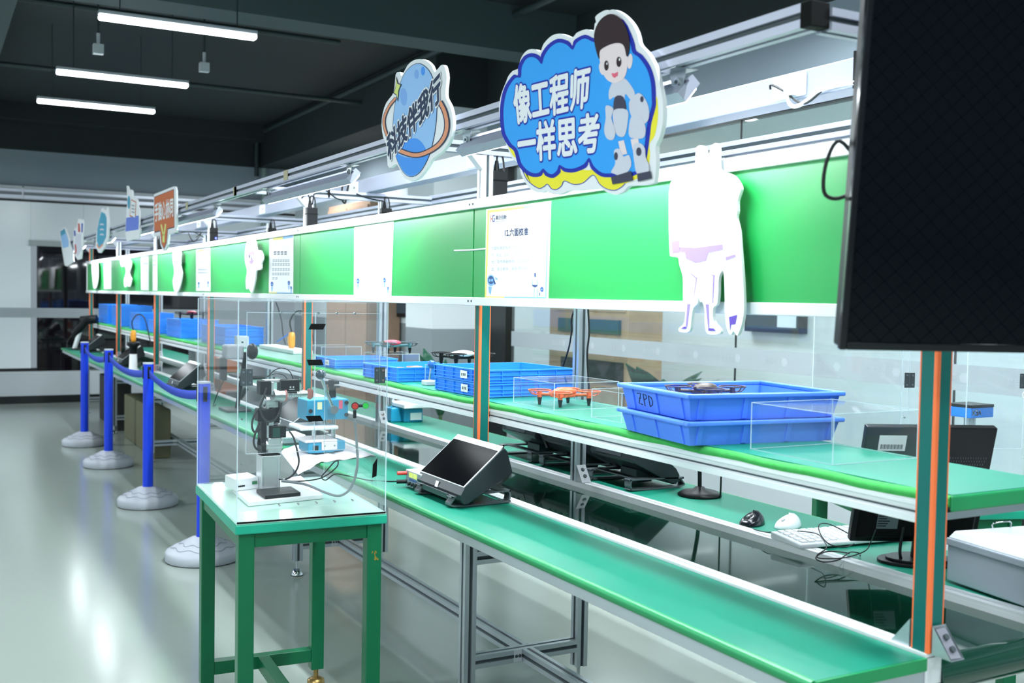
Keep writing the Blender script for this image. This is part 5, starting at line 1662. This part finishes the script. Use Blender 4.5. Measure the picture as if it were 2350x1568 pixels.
for y, lb in ((3.62, 'left'), (3.40, 'right')):
    p0_ = Vector((2.155, y + .10, .985))
    b = nb(CABLE).tube([p0_, p0_ + Vector((-.02, -.02, -.03)), p0_ + Vector((-.01, -.06, -.10)), p0_ + Vector((0, -.09, -.135))], .003, 8, 5)
    b.cyl(p0_ + Vector((0, -.088, -.13)), p0_ + Vector((.004, -.10, -.155)), .007, n=10)
    tag(b.obj('plug_lead'), 'black lead with a round plug hanging under the shelf, %s one of two' % lb, 'cable')

t = T('gooseneck_stand', 'black round-based gooseneck stand on the rear worktop beside the terminals', 'stand', (2.32, 2.87, ZB))
nb(BLACK).lathe([(0, 0), (.074, 0), (.075, .006), (.06, .016), (.025, .022), (.014, .032), (0, .032)], (2.32, 2.87, ZB), 32).obj('base', t)
nb(BLACK).tube([(2.32, 2.87, ZB + .03), (2.318, 2.875, ZB + .12), (2.30, 2.89, ZB + .24), (2.27, 2.92, ZB + .30)], .007, 10, 5).obj('neck', t)
nb(CABLE).tube([(2.375, 2.85, ZB + .004), (2.35, 2.80, ZB + .006), (2.345, 2.79, ZB + .05), (2.345, 2.79, ZB + .23)], .003, 8, 5).obj('cable', t)


def mouse(loc, rz, m1, m2, label):
    t = T('computer_mouse', label, 'computer mouse', loc, rz)
    b = nb(m1)
    n, k_ = 20, 8
    vs = []
    for j in range(k_ + 1):
        s_ = j / k_
        f_ = math.sqrt(max(0, 1 - s_ * s_))
        for i in range(n):
            a = 2 * PI * i / n
            xx = .056 * math.cos(a) * (f_ if s_ else 1)
            yy = .031 * math.sin(a) * (f_ if s_ else 1)
            vs.append((xx, yy * (1.0 + .12 * math.cos(a)), .036 * s_ * (1 - .22 * math.cos(a))))
    fs = [(j * n + i, j * n + (i + 1) % n, (j + 1) * n + (i + 1) % n, (j + 1) * n + i) for j in range(k_) for i in range(n)] + [tuple(range(n - 1, -1, -1))]
    b.add(vs, fs, True)
    b.obj('shell', t, world=False)
    nb(m2).cyl((.028, -.003, .0225), (.028, .003, .0225), .0075, n=16).obj('scroll_wheel', t, world=False)
    return t


mouse((2.168, 2.43, ZB), math.radians(200), mat('glossy_black_shell', '1A1F24', .2), SLOT, 'glossy black computer mouse on the rear worktop')
mouse((2.24, 2.355, ZB), math.radians(195), WHITEG, LGREY, 'white computer mouse beside the white keyboard')
t = T('keyboard', 'slim white keyboard lying across the belt rail, its end over the belt', 'keyboard', (2.25, 2.155, ZB), math.radians(-7))
nb(WHITEG).hexa([(-.19, -.068, .0055), (.185, -.068, .0055), (.185, .068, .0055), (-.19, .068, .0055)], [(-.19, -.068, .017), (.185, -.068, .017), (.185, .068, .026), (-.19, .068, .026)]).obj('case', t, .004, 3, world=False)
b = nb(WHITE)
for r in range(5):
    for k in range(14):
        x = -.175 + k * .0247
        y = -.055 + r * .0235
        z = .0175 + (y + .068) / .136 * .009
        b.hexa([(x, y, z - .001), (x + .02, y, z - .001), (x + .02, y + .019, z), (x, y + .019, z)], [(x + .0015, y + .0015, z + .0035), (x + .0185, y + .0015, z + .0035), (x + .0185, y + .0175, z + .0045), (x + .0015, y + .0175, z + .0045)])
o = b.obj('keys', t, world=False)
for s_ in (-1, 1):
    nb(LGREY).box((-.0 + s_ * .1 - .02, .04, 0), (s_ * .1 + .02, .06, .006)).obj('foot', t, world=False)
b = nb(CABLE).tube([at(1720, 1212, 2, .757), at(1760, 1222, 2, .77), at(1800, 1218, 2, .775), at(1870, 1224, 2, .79), at(1893, 1245, 2, .785), at(1895, 1260, 2, .79), at(1875, 1275, 2, .775), at(1885, 1282, 2, .77), at(1940, 1280, 2, .77), at(1985, 1265, 2, .78), at(1998, 1245, 2, .80), at(2010, 1215, 2, .86)], .0016, 7, 6)
tag(b.obj('mouse_lead'), 'thin black lead running from the black mouse across the white keyboard', 'cable')
b = nb(CABLE).tube([at(1960, 1232, 2, .80), at(1905, 1204, 2, .82), at(1880, 1205, 2, .82), at(1884, 1228, 2, .80), at(1905, 1250, 2, .785), at(1940, 1256, 2, .775), at(1960, 1248, 2, .775)], .0016, 7, 6)
tag(b.obj('keyboard_lead'), 'thin black lead looping over the keyboard to the monitor', 'cable')
b = nb(CABLE).tube([at(1950, 1270, 2, .77), at(1900, 1266, 2, .772), at(1872, 1280, 2, .772), at(1890, 1290, 2, .765), at(1925, 1285, 2, .766), at(1950, 1268, 2, .77), at(1972, 1270, 2, .762), at(1974, 1276, 2, .762)], .0018, 7, 6)
tag(b.obj('coiled_lead'), 'coiled black lead lying on the belt rail beside the keyboard', 'cable')

# monitor seen from behind
mz = Vector((2.235, 1.86, ZB))
mx_ = Vector((0.90, -.436, 0)).normalized()
mt_ = Vector((-.436, -.90, 0)).normalized()
th = math.radians(17)
mu = Vector((0, 0, 1)) * math.cos(th) + mt_ * math.sin(th)
mn = mt_ * math.cos(th) - Vector((0, 0, 1)) * math.sin(th)
bl = Vector((2.035, 1.905, .80))
bl = at(1950, 1243, 1, 1.985)


def mo(u, v, w_):
    return bl + mx_ * u + mu * v + mn * w_


def mbox(b, u0, u1, v0, v1, w0, w1, ins=0.0):
    return b.hexa([mo(u0, v0, w0), mo(u1, v0, w0), mo(u1, v1, w0), mo(u0, v1, w0)], [mo(u0 + ins, v0 + ins, w1), mo(u1 - ins, v0 + ins, w1), mo(u1 - ins, v1 - ins, w1), mo(u0 + ins, v1 - ins, w1)])


MW, MH = .335, .325
t = T('desk_monitor', 'black monitor seen from behind on the rear worktop, right of the keyboard', 'monitor', tuple(Vector((bl.x, bl.y, ZB)) + mx_ * MW / 2))
mbox(nb(BLACK), 0, MW, 0, MH, -.022, 0).obj('front_housing', t, .003)
mbox(nb(BLACKM), .012, MW - .012, .012, MH * .62, 0, .03, .02).obj('back_cover', t, .003)
mbox(nb(SCREEN), .012, MW - .012, .012, MH - .012, -.0235, -.022).obj('screen', t)
b = nb(mat('vent_slots', '3A3F43', .6))
for k in range(36):
    u = .08 + k * .0066
    for j in range(3):
        mbox(b, u + j * .003, u + j * .003 + .003, MH * .68 + j * .009, MH * .68 + .006 + j * .009, 0, .0008)
b.obj('vent_grille', t)
mbox(nb(PAPER), .035, .105, MH * .80, MH * .93, 0, .0008).obj('barcode_label', t)
b = nb(SLOT)
for k in range(20):
    mbox(b, .041 + k * .0029, .041 + k * .0029 + (.0012 if k % 3 else .002), MH * .815, MH * .855, .0009, .0012)
b.obj('barcode_bars', t)
mbox(nb(mat('dim_spec_label', '6C7478', .5)), .05, .105, .055, .10, .0302, .0308).obj('spec_label', t)
b = nb(BLACKM)
for k in range(5):
    mbox(b, .052, .075 + (k * 7 % 3) * .004, .062 + k * .007, .0645 + k * .007, .0309, .0312)
b.obj('spec_print', t)
fc = Vector((bl.x, bl.y, ZB)) + mx_ * (MW * .52) + mt_ * .02
b = nb(BLACK)
ring = [fc + mx_ * (.105 * math.cos(a)) + mt_ * (.075 * math.sin(a)) for a in [2 * PI * k / 32 for k in range(32)]]
b.sheet(ring, (0, 0, .008))
b.sheet([fc + (r - fc) * .8 + Vector((0, 0, .008)) for r in ring], (0, 0, .006))
b.obj('foot', t, .002)
b = nb(BLACK).cyl(fc + Vector((0, 0, .014)), mo(MW * .52, .07, .02), .02, n=16)
b.obj('neck', t)
nb(CABLE).tube([mo(MW * .36, .06, .03), mo(MW * .35, -.01, .045), mo(MW * .42, -.035, .05), fc + mx_ * .03 + mt_ * .06 + Vector((0, 0, .012))], .004, 8, 6).obj('video_cable', t)

# grey lidded bin at the near end
t = T('storage_bin', 'grey metal box with a white lid on the rear worktop, right of the near post', 'box', (2.3, 1.57, ZB))
q0, q1 = Vector((2.150, 1.722, .761)), Vector((2.105, 1.425, .761))
sd = (q1 - q0)
dp = Vector((-sd.y, sd.x, 0)).normalized() * .30
dp = dp if dp.x > 0 else -dp
BING = mat('bin_grey_metal', 'AEB6C0', .4, .2)
b = nb(BING).sheet([q0, q1, q1 + dp, q0 + dp], (0, 0, .085))
b.obj('body', t, .003)
lo = Vector((0, 0, .085))
cc = (q0 + q1 + dp) / 1.0
g_ = lambda p, k: (q0 + q1 + dp) / 2 + (p - (q0 + q1 + dp) / 2) * k
ctr = (q0 + q1) / 2 + dp / 2
ex_ = lambda p, k: ctr + (p - ctr) * k
b = nb(BING).sheet([ex_(p, 1.02) + lo for p in (q0, q1, q1 + dp, q0 + dp)], (0, 0, .018))
b.obj('lid_rim', t, .003)
b = nb(mat('bin_white_lid', 'EDF1F4', .25)).hexa([ex_(p, 1.0) + lo + Vector((0, 0, .018)) for p in (q0, q1, q1 + dp, q0 + dp)], [ex_(p, .93) + lo + Vector((0, 0, .036)) for p in (q0, q1, q1 + dp, q0 + dp)])
b.obj('lid', t, .003)
hq = ex_(q0 + dp * .4, .9) + lo + Vector((0, 0, .036))
nb(CHROME).tube([hq, hq + Vector((0, 0, .012)), hq + Vector((.05, -.01, .014)), hq + Vector((.05, -.01, 0))], .002, 6, 3).obj('wire_handle', t)

# second press behind the third silver post
t = T('hand_press', 'teal press with a white plate on the rear worktop, right of the acrylic case', 'press', (2.22, 5.2, ZB))
nb(TEAL).box((2.14, 5.20, ZB), (2.22, 5.36, ZB + .075)).box((2.2, 5.17, ZB), (2.31, 5.33, ZB + .07)).obj('base', t, .006)
nb(WHITE).box((2.18, 5.12, ZB + .078), (2.36, 5.34, ZB + .1)).obj('white_plate', t, .004)
nb(WHITE).box((2.235, 5.166, ZB + .012), (2.30, 5.17, ZB + .05)).obj('name_plate', t)
nb(CHROME).cyl((2.175, 5.29, ZB + .075), (2.175, 5.29, .99), .02, n=18).obj('column', t)
nb(SHELL).box((2.27, 5.32, .90), (2.36, 5.42, .99)).obj('head', t, .01)

# ================================================================== second acrylic case behind the line
green_table((3.06, 2.62, 0), math.radians(-21), 'green table behind the line carrying the second acrylic case')
acrylic_case((3.06, 2.62, .7605), math.radians(-21), 0, 'clear acrylic case standing behind the line, right of the near post', False)
t = T('blue_device', 'small blue and black device inside the far acrylic case', 'device', (3.22, 2.50, .7605))
nb(SILV).cyl((3.24, 2.52, .7607), (3.24, 2.52, 1.03), .02, n=16).obj('stand', t)
nb(mat('device_blue', '1C78D8', .35)).box((3.18, 2.47, 1.03), (3.30, 2.57, 1.066)).obj('body', t, .003)
nb(BLACK).box((3.178, 2.468, 1.066), (3.30, 2.572, 1.076)).obj('cap', t, .002)
put_text(nb(FOAM), 'VEX', [(3.235, 2.4695, 1.058), (3.185, 2.4695, 1.058), (3.185, 2.4695, 1.04), (3.235, 2.4695, 1.04)], .03).obj('lettering', t)
# ================================================================== things on the shelf
ZS = 1.06
RIBB = mat('blue_crate_inside', '0F62D6', .4)


def crate(W, D, H, name='blue_crate', ribs=True, mt=None):
    """open crate, local origin at its near front corner: x runs along W, y along D"""
    mt = mt or BLUEC
    t = T(name, 'blue crate', 'crate', (0, 0, 0), 0, 'shallow blue crates on the shelf')
    e = .007
    b = nb(mt)
    b.box((e, e, 0), (W - e, D - e, .004))
    for a, c in (((e, e, .004), (W - e, e + .003, H)), ((e, D - e - .003, .004), (W - e, D - e, H)), ((e, e + .003, .004), (e + .003, D - e - .003, H)), ((W - e - .003, e + .003, .004), (W - e, D - e - .003, H))):
        b.box(a, c)
    b.obj('tub', t, world=False)
    b = nb(mt)
    for z0, z1 in ((H - .005, H), (H * .55, H * .55 + .003), (H * .28, H * .28 + .003), (.003, .006)):
        q = .0 if z1 == H else .0008
        b.box((q, q, z0), (W - q, e, z1)).box((q, D - e, z0), (W - q, D - q, z1)).box((q, e, z0), (e, D - e, z1)).box((W - e, e, z0), (W - q, D - e, z1))
    b.obj('rim_ribs', t, world=False)
    if ribs:
        b = nb(mt)
        n = max(3, int(W / .075))
        for k in range(n + 1):
            x = .004 + (W - .011) * k / n
            b.box((x, .001, .006), (x + .003, e, H - .005)).box((x, D - e, .006), (x + .003, D - .001, H - .005))
        n = max(3, int(D / .075))
        for k in range(n + 1):
            y = .004 + (D - .011) * k / n
            b.box((.001, y, .006), (e, y + .003, H - .005)).box((W - e, y, .006), (W - .001, y + .003, H - .005))
        b.obj('upright_ribs', t, world=False)
        nb(PAPER).box((-.0008, D * .3, H * .25), (.0012, D * .3 + .05, H * .8)).obj('paper_label', t, world=False)
        b = nb(SLOT)
        for k in range(3):
            b.box((-.0014, D * .3 + .01 + k * .012, H * .42), (-.0008, D * .3 + .016 + k * .012, H * .62))
        b.obj('label_print', t, world=False)
    return t


def place(proto, x, y, z, rz, label):
    o = dup(proto, (x, y, z), rz, label)
    return o


c0_ = crate(.40, .385, .05)
c0_.location = (1.738, 3.372, ZS)
c0_.rotation_euler = (0, 0, math.radians(2))
c0_['label'] = 'lower shallow blue crate behind the second green post'
place(c0_, 1.736, 3.374, ZS + .0502, math.radians(2.4), 'upper shallow blue crate of the pair behind the second green post')
cB = crate(.33, .352, .062)
cB.location = (1.716, 4.112, ZS)
cB.rotation_euler = (0, 0, math.radians(3))
cB['label'] = 'single blue crate with an orange drone, right part of the acrylic case view'
cA = crate(.33, .30, .046)
cA.location = (1.742, 4.955, ZS)
cA['label'] = 'blue crate just right of the third green post'
# far stacks
def far_stack(x, y, n, H, W, D, desc, rz=0):
    for k in range(n):
        o = crate(W, D, H, 'blue_crate', False)
        o.location = (x, y, ZS + k * (H + .0004))
        o.rotation_euler = (0, 0, rz)
        o['label'] = desc % (['bottom', 'second', 'third', 'fourth'][k] if k < n - 1 else 'top')


far_stack(1.735, 8.53, 3, .048, .30, .56, '%s blue crate of the stack beside the fourth post')
far_stack(1.79, 7.35, 2, .062, .28, .72, '%s blue crate of the stack behind the left acrylic edge')
far_stack(1.74, 9.45, 2, .055, .30, .50, '%s blue crate of the stack right of the fifth post')
far_stack(1.735, 10.35, 3, .052, .32, .55, '%s blue crate of the stack between the fifth and sixth posts')
far_stack(1.735, 11.45, 4, .052, .32, .60, '%s blue crate of the stack left of the sixth post')
far_stack(1.735, 12.35, 4, .052, .32, .70, '%s blue crate of the farthest stack on the shelf')

# big blue trays with handwriting
def tray(W, D, H, label, loc, rz):
    t = T('blue_tray', label, 'tray', loc, rz, 'deep blue trays with thick rims')
    tp_ = .012
    th = .005
    def ringq(ins, z):
        return [(ins, ins, z), (W - ins, ins, z), (W - ins, D - ins, z), (ins, D - ins, z)]
    b = nb(BLUET)
    o0, o1 = ringq(tp_, 0), ringq(0, H - .012)
    i0, i1 = ringq(tp_ + th, .005), ringq(th, H - .012)
    vs = o0 + o1 + i0 + i1
    fs = [(3, 2, 1, 0), (8, 9, 10, 11)]
    for k in range(4):
        j = (k + 1) % 4
        fs += [(k, j, 4 + j, 4 + k), (8 + k, 12 + k, 12 + j, 8 + j), (4 + k, 4 + j, 12 + j, 12 + k)]
    b.add(vs, fs)
    b.obj('tub', t, world=False)
    b = nb(BLUET)
    q = .012
    b.box((-q, -q, H - .012), (W + q, th, H)).box((-q, D - th, H - .012), (W + q, D + q, H)).box((-q, th, H - .012), (th, D - th, H)).box((W - th, th, H - .012), (W + q, D - th, H))
    b.obj('rim', t, .004, 3, world=False)
    for k in range(4):
        x = W * (.06 + .29 * k)
        for yy, sgn in ((0, -1), (D, 1)):
            b = nb(BLUET)
            b.hexa([(x, yy - sgn * tp_, .002), (x + .014, yy - sgn * tp_, .002), (x + .014, yy - sgn * tp_ + sgn * .004, .002), (x, yy - sgn * tp_ + sgn * .004, .002)], [(x, yy, H - .012), (x + .014, yy, H - .012), (x + .014, yy + sgn * .005, H - .012), (x, yy + sgn * .005, H - .012)])
            b.obj('side_rib', t, .001, world=False)
    for k in range(3):
        y = D * (.1 + .36 * k)
        for xx, sgn in ((0, -1), (W, 1)):
            b = nb(BLUET)
            b.hexa([(xx - sgn * tp_, y, .002), (xx - sgn * tp_, y + .014, .002), (xx - sgn * tp_ + sgn * .004, y + .014, .002), (xx - sgn * tp_ + sgn * .004, y, .002)], [(xx, y, H - .012), (xx, y + .014, H - .012), (xx + sgn * .005, y + .014, H - .012), (xx + sgn * .005, y, H - .012)])
            b.obj('side_rib', t, .001, world=False)
    return t


tz = math.radians(-7)
tray(.455, .355, .062, 'lower of the two big blue trays on the shelf', (1.652, 2.092, ZS), tz)
t2 = tray(.455, .355, .068, 'upper big blue tray marked ZPD in black pen, on the shelf', (1.652, 2.092, ZS + .0625), tz)
INKP = mat('pen_ink', '10152A', .6)
zz0 = .012
def hw(y, z):
    """handwriting point on the sloping outer face of the upper tray"""
    return (-.0006 + .012 * (1 - z / .056), y, z)
b = nb(INKP)
for st in ([(.272, .046), (.252, .047), (.270, .019), (.250, .017)], [(.266, .033), (.256, .034)], [(.238, .014), (.239, .047), (.224, .045), (.222, .037), (.238, .031)], [(.210, .016), (.211, .045), (.196, .040), (.192, .030), (.197, .021), (.210, .016)]):
    b.tube([hw(y, z) for y, z in st], .0013, 6, 1)
b.obj('handwriting', t2, world=False)

# clear display boxes
def clear_box(W, D, H, label, loc, rz=0):
    t = T('clear_box', label, 'display box', loc, rz, 'clear acrylic boxes on the shelf')
    th = .003
    nb(ACR).box((0, 0, 0), (W, th, H)).obj('wall_panel', t, world=False)
    nb(ACR).box((0, D - th, 0), (W, D, H)).obj('wall_panel', t, world=False)
    nb(ACR).box((0, th, 0), (th, D - th, H)).obj('wall_panel', t, world=False)
    nb(ACR).box((W - th, th, 0), (W, D - th, H)).obj('wall_panel', t, world=False)
    nb(ACR).box((th, th, H - th), (W - th, D - th, H)).obj('lid_panel', t, world=False)
    e = .0011
    for x in (0, W):
        for y in (0, D):
            nb(ACRE).box((x - e, y - e, 0), (x + e, y + e, H)).obj('polished_edge', t, world=False)
    for z in (e, H):
        for y in (0, D):
            nb(ACRE).box((0, y - e * .7, z - e * .7), (W, y + e * .7, z + e * .7)).obj('polished_edge', t, world=False)
        for x in (0, W):
            nb(ACRE).box((x - e * .7, 0, z - e * .7), (x + e * .7, D, z + e * .7)).obj('polished_edge', t, world=False)
    return t


clear_box(.25, .27, .088, 'clear acrylic box over the orange drone', (1.772, 2.937, ZS))
clear_box(.22, .16, .088, 'clear acrylic box half hidden behind the big blue trays', (1.778, 2.565, ZS))
clear_box(.27, .27, .115, 'empty clear acrylic box nearest the camera, left of the near post', (1.770, 1.728, ZS))
clear_box(.20, .20, .088, 'clear acrylic box carrying the red drone', (1.84, 4.62, ZS))
clear_box(.22, .26, .075, 'clear acrylic box carrying the white drone', (1.83, 3.82, ZS))
clear_box(.22, .24, .088, 'clear acrylic box behind the leftmost crate in the acrylic view', (1.80, 5.33, ZS))


def drone(loc, rz, s, body, guard, top, label, legs=True):
    t = T('toy_drone', label, 'drone', loc, rz, 'small quadcopters on the shelf')
    hz = .038 * s
    b = nb(top).ball((0, 0, hz + .012 * s), .05 * s, 20, (1.1, .62, .32))
    b.obj('canopy', t, world=False)
    b = nb(body).box((-.05 * s, -.024 * s, hz - .008 * s), (.05 * s, .024 * s, hz + .006 * s))
    b.obj('hull', t, .004, world=False)
    for sx in (-1, 1):
        for sy in (-1, 1):
            cx, cy = sx * .068 * s, sy * .06 * s
            nb(body).tube([(sx * .035 * s, sy * .02 * s, hz), (cx, cy, hz + .002 * s)], .006 * s, 8, 1).obj('arm', t, world=False)
            m_ = nb(body).cyl((cx, cy, hz - .01 * s), (cx, cy, hz + .012 * s), .009 * s, n=14).obj('motor', t, world=False)
            nb(guard).box((cx - .034 * s, cy - .003 * s, hz + .0125 * s), (cx + .034 * s, cy + .003 * s, hz + .014 * s)).obj('propeller', m_, world=False)
            b = nb(guard)
            ring = [(cx + .042 * s * math.cos(a), cy + .042 * s * math.sin(a), hz + .016 * s) for a in [2 * PI * k / 28 for k in range(29)]]
            b.tube(ring, .0024 * s, 6, 1)
            for k in range(5):
                a = math.atan2(sy, sx) + (k - 2) * .55
                b.tube([(cx + .042 * s * math.cos(a), cy + .042 * s * math.sin(a), hz + .016 * s), (cx + .03 * s * math.cos(a), cy + .03 * s * math.sin(a), hz + .002 * s), (cx + .008 * s * math.cos(a), cy + .008 * s * math.sin(a), hz - .002 * s)], .0016 * s, 6, 3)
            b.obj('guard', t, world=False)
            if legs:
                nb(BLACK).cyl((cx, cy, 0), (cx, cy, hz - .01 * s), .005 * s, .009 * s, n=12).obj('landing_leg', t, world=False)
    return t


OD = mat('orange_drone_plastic', 'F06A3C', .35)
drone((1.895, 3.075, ZS), math.radians(8), .92, OD, OD, OD, 'orange drone standing inside a clear box')
drone((1.94, 4.72, ZS + .0885), math.radians(15), .95, mat('grey_teal_plastic', '4C7A80', .4), mat('grey_guard', '3C4A50', .4), mat('red_drone_top', 'C8485A', .35), 'red topped drone on a clear box, seen through the acrylic case')
drone((1.94, 3.95, ZS + .0755), math.radians(5), 1.0, BLACK, BLACK, WHITEG, 'white topped drone with black guards on a clear box, left of the second post')
drone((1.87, 2.30, ZS + .082), math.radians(20), .85, mat('brown_drone_plastic', '4A3A34', .4), mat('brown_drone_plastic', '4A3A34', .4), mat('brown_drone_plastic', '4A3A34', .4), 'dark brown drone lying in the upper blue tray')
drone((1.88, 8.8, ZS + .1455), math.radians(40), 1.0, BLACK, BLACK, mat('red_drone_top', 'C8485A', .35), 'dark drone on top of the crate stack beside the fourth post')
drone((1.87, 4.27, ZS + .0045), math.radians(30), .8, OD, OD, OD, 'orange drone lying in the single blue crate', False)
t = T('joystick', 'blue ball-topped joystick between the blue crates', 'joystick', (1.87, 3.93, ZS))
t.location = (1.79, 3.95, ZS)
nb(LGREY).box((1.765, 3.925, ZS), (1.815, 3.975, ZS + .02)).obj('base', t, .004)
nb(CHROME).cyl((1.79, 3.95, ZS + .02), (1.795, 3.945, ZS + .075), .004, n=12).obj('stick', t)
nb(mat('blue_ball', '2C66B8', .2)).ball((1.797, 3.944, ZS + .085), .017, 24).obj('ball', t)

# ================================================================== adapters and leads on the overhead frame
def adapter(x, y, z, label, led=False, h=.095):
    t = T('power_adapter', label, 'power adapter', (x, y, z), 0, 'black power adapters on the posts')
    nb(BLACK).box((x - .024, y - .016, z), (x + .032, y + .014, z + h)).obj('brick', t, .003)
    nb(BLACK).cyl((x - .004, y, z + h), (x - .004, y, z + h + .035), .011, .006, n=12).obj('plug', t)
    nb(CABLE).tube([(x - .004, y, z + h + .03), (x - .0, y + .0, z + h + .055), (x + .018, y, z + h + .05), (x + .026, y, z + h), (x + .028, y, z + h * .5)], .0035, 8, 6).obj('lead', t)
    nb(BLACKM).box((x - .025, y - .017, z + h * .62), (x + .033, y + .015, z + h * .68)).obj('strap', t)
    if led:
        nb(mat('blue_led', '5A63F0', .3, emit=3)).box((x + .012, y - .0175, z + .02), (x + .022, y - .016, z + .032)).obj('indicator', t)


adapter(1.725, PY[1] - .005, 1.76, 'black power adapter strapped to the second post top, above the notice')
adapter(1.68, PY[2] - .037, 1.757, 'black power adapter strapped to the third post top')
adapter(1.68, PY[3] - .037, 1.757, 'black power adapter with a blue light on the fourth post top', True)
adapter(1.70, PY[4] - .037, 1.757, 'black power adapter on the fifth post, below the orange sign')
adapter(RX - .004, PY[2] - .037, 1.80, 'black power adapter on the third silver post, behind the board', False, .07)
adapter(RX - .004, PY[3] - .037, 1.80, 'black power adapter on the fourth silver post, behind the board', False, .07)


def lead(pts, label, r=.0032, ties=()):
    t = T('hanging_lead', label, 'cable', pts[0])
    nb(CABLE).tube(pts, r, 8, 6).obj('lead', t)
    for p in ties:
        p = Vector(p)
        nb(BLACKM).box((p.x - .004, p.y - .004, p.z - .03), (p.x + .004, p.y + .004, p.z + .02)).obj('cable_tie', t)


Q = lambda x, y, yy: tuple(at(x, y, 1, yy))
lead([Q(692, 455, 5.177), Q(706, 445, 5.177), Q(716, 470, 5.177), Q(722, 445, 5.177), Q(745, 436, 5.177), Q(772, 455, 5.177), Q(790, 460, 5.177)], 'black lead looping along the cross arm above the third post', ties=[Q(755, 440, 5.177)])
lead([Q(786, 425, 5.3), Q(784, 455, 5.3), Q(792, 466, 5.3), Q(795, 445, 5.3), Q(800, 425, 5.3)], 'short black lead with two plugs under the socket near the third post', .005)
lead([Q(818, 445, 5.177), Q(845, 455, 5.177), Q(880, 462, 5.177)], 'black lead stretched along the cross arm to the third silver post')
lead([Q(372, 520, 7.247), Q(400, 535, 7.247), Q(440, 532, 7.247), Q(468, 545, 7.247)], 'thin black lead drooping below the cross arm by the orange sign', .0028)
lead([Q(432, 535, 7.247), Q(445, 555, 7.247), Q(462, 535, 7.247), Q(450, 545, 7.247)], 'small black lead loop right of the orange sign', .0028)
lead([tuple(at(1768, 205, 0, 1.965)), tuple(at(1770, 195, 0, 1.965)), tuple(at(1800, 210, 0, 1.96)), tuple(at(1845, 238, 0, 1.955)), tuple(at(1900, 200, 0, 1.96)), tuple(at(1965, 190, 0, 1.96))], 'black lead plugged into the duct socket near the black screen', .003)
b = nb(WHITE).box((1.952, 2.085, 1.955), (1.9715, 2.115, 1.992)).tube([tuple(at(1808, 205, 0, 1.962)), tuple(at(1812, 238, 0, 1.955)), tuple(at(1835, 242, 0, 1.955)), tuple(at(1890, 205, 0, 1.96)), tuple(at(1960, 190, 0, 1.962))], .0055, 8, 6)
tag(b.obj('white_lead'), 'white lead and plug at the duct socket near the black screen', 'cable')
p = at(1966, 125, 0, 1.97)
b = nb(BLACKM).box((1.962, p.y - .003, 1.94), (1.978, p.y + .003, 2.03))
tag(b.obj('cable_tie', None, .001), 'black cable tie round the duct beside the black screen', 'cable tie')
lead([(RX + .0, 3.225, 1.388), (RX + .005, 3.222, 1.30), (RX + .0, 3.224, 1.22), (RX + .01, 3.222, 1.09)], 'black lead running down the second silver post', .0035)
lead([(2.2, 3.27, 1.903), (2.2, 3.3, 1.6), tuple(at(1318, 712, 0, 2.2)), tuple(at(1312, 760, 0, 2.2)), tuple(at(1305, 800, 0, 2.2)), tuple(at(1290, 848, 0, 2.2))], 'black lead hanging free left of the second silver post', .0035)
lead([tuple(at(632, 690, 0, 2.12)), tuple(at(645, 730, 0, 2.12)), tuple(at(650, 770, 0, 2.12)), tuple(at(655, 790, 0, 2.12))], 'black lead hanging by the third silver post, seen through the acrylic', .004)

# ================================================================== things under and behind the far bench
b = nb(mat('olive_carton', '6B6A50', .7)).box((1.69, 9.35, 0), (1.83, 10.9, .42))
tag(b.obj('storage_carton', None, .01), 'olive storage box on the floor under the far bench', 'box')
b = nb(mat('dark_case', '2A2A28', .6)).box((1.69, 11.35, 0), (1.83, 12.6, .5))
tag(b.obj('equipment_case', None, .01), 'dark equipment case on the floor under the far bench end', 'box')
t = T('copper_machine', 'orange brown machine on the rear worktop beyond the fifth post', 'machine', (2.2, 9.6, ZB))
nb(mat('copper_housing', 'B9602E', .35)).cyl((2.24, 9.5, ZB), (2.24, 9.5, ZB + .2), .09, n=24).obj('drum', t, .004)
nb(mat('copper_housing', 'B9602E', .35)).box((2.14, 8.9, ZB), (2.28, 9.1, ZB + .12)).obj('gearbox', t, .01)
nb(LGREY).box((2.13, 9.8, ZB), (2.35, 10.1, ZB + .2)).obj('control_unit', t, .006)
t = T('office_microscope', 'black angled equipment on the rear worktop left of the acrylic case', 'equipment', (2.2, 8.3, ZB))
nb(BLACK).box((2.13, 8.15, ZB), (2.38, 8.6, ZB + .02)).obj('base', t, .006)
nb(SHELL).hexa([(2.2, 8.2, ZB + .02), (2.34, 8.2, ZB + .02), (2.34, 8.32, ZB + .02), (2.2, 8.32, ZB + .02)], [(2.16, 8.35, ZB + .16), (2.32, 8.35, ZB + .16), (2.32, 8.55, ZB + .17), (2.16, 8.55, ZB + .17)]).obj('angled_head', t, .006)
b = nb(mat('green_notice', '6FC04C', .6)).box((4.494, 12.1, 1.3), (4.499, 12.35, 1.55))
tag(b.obj('wall_notice'), 'small green notice on the white wall behind the far line', 'notice')
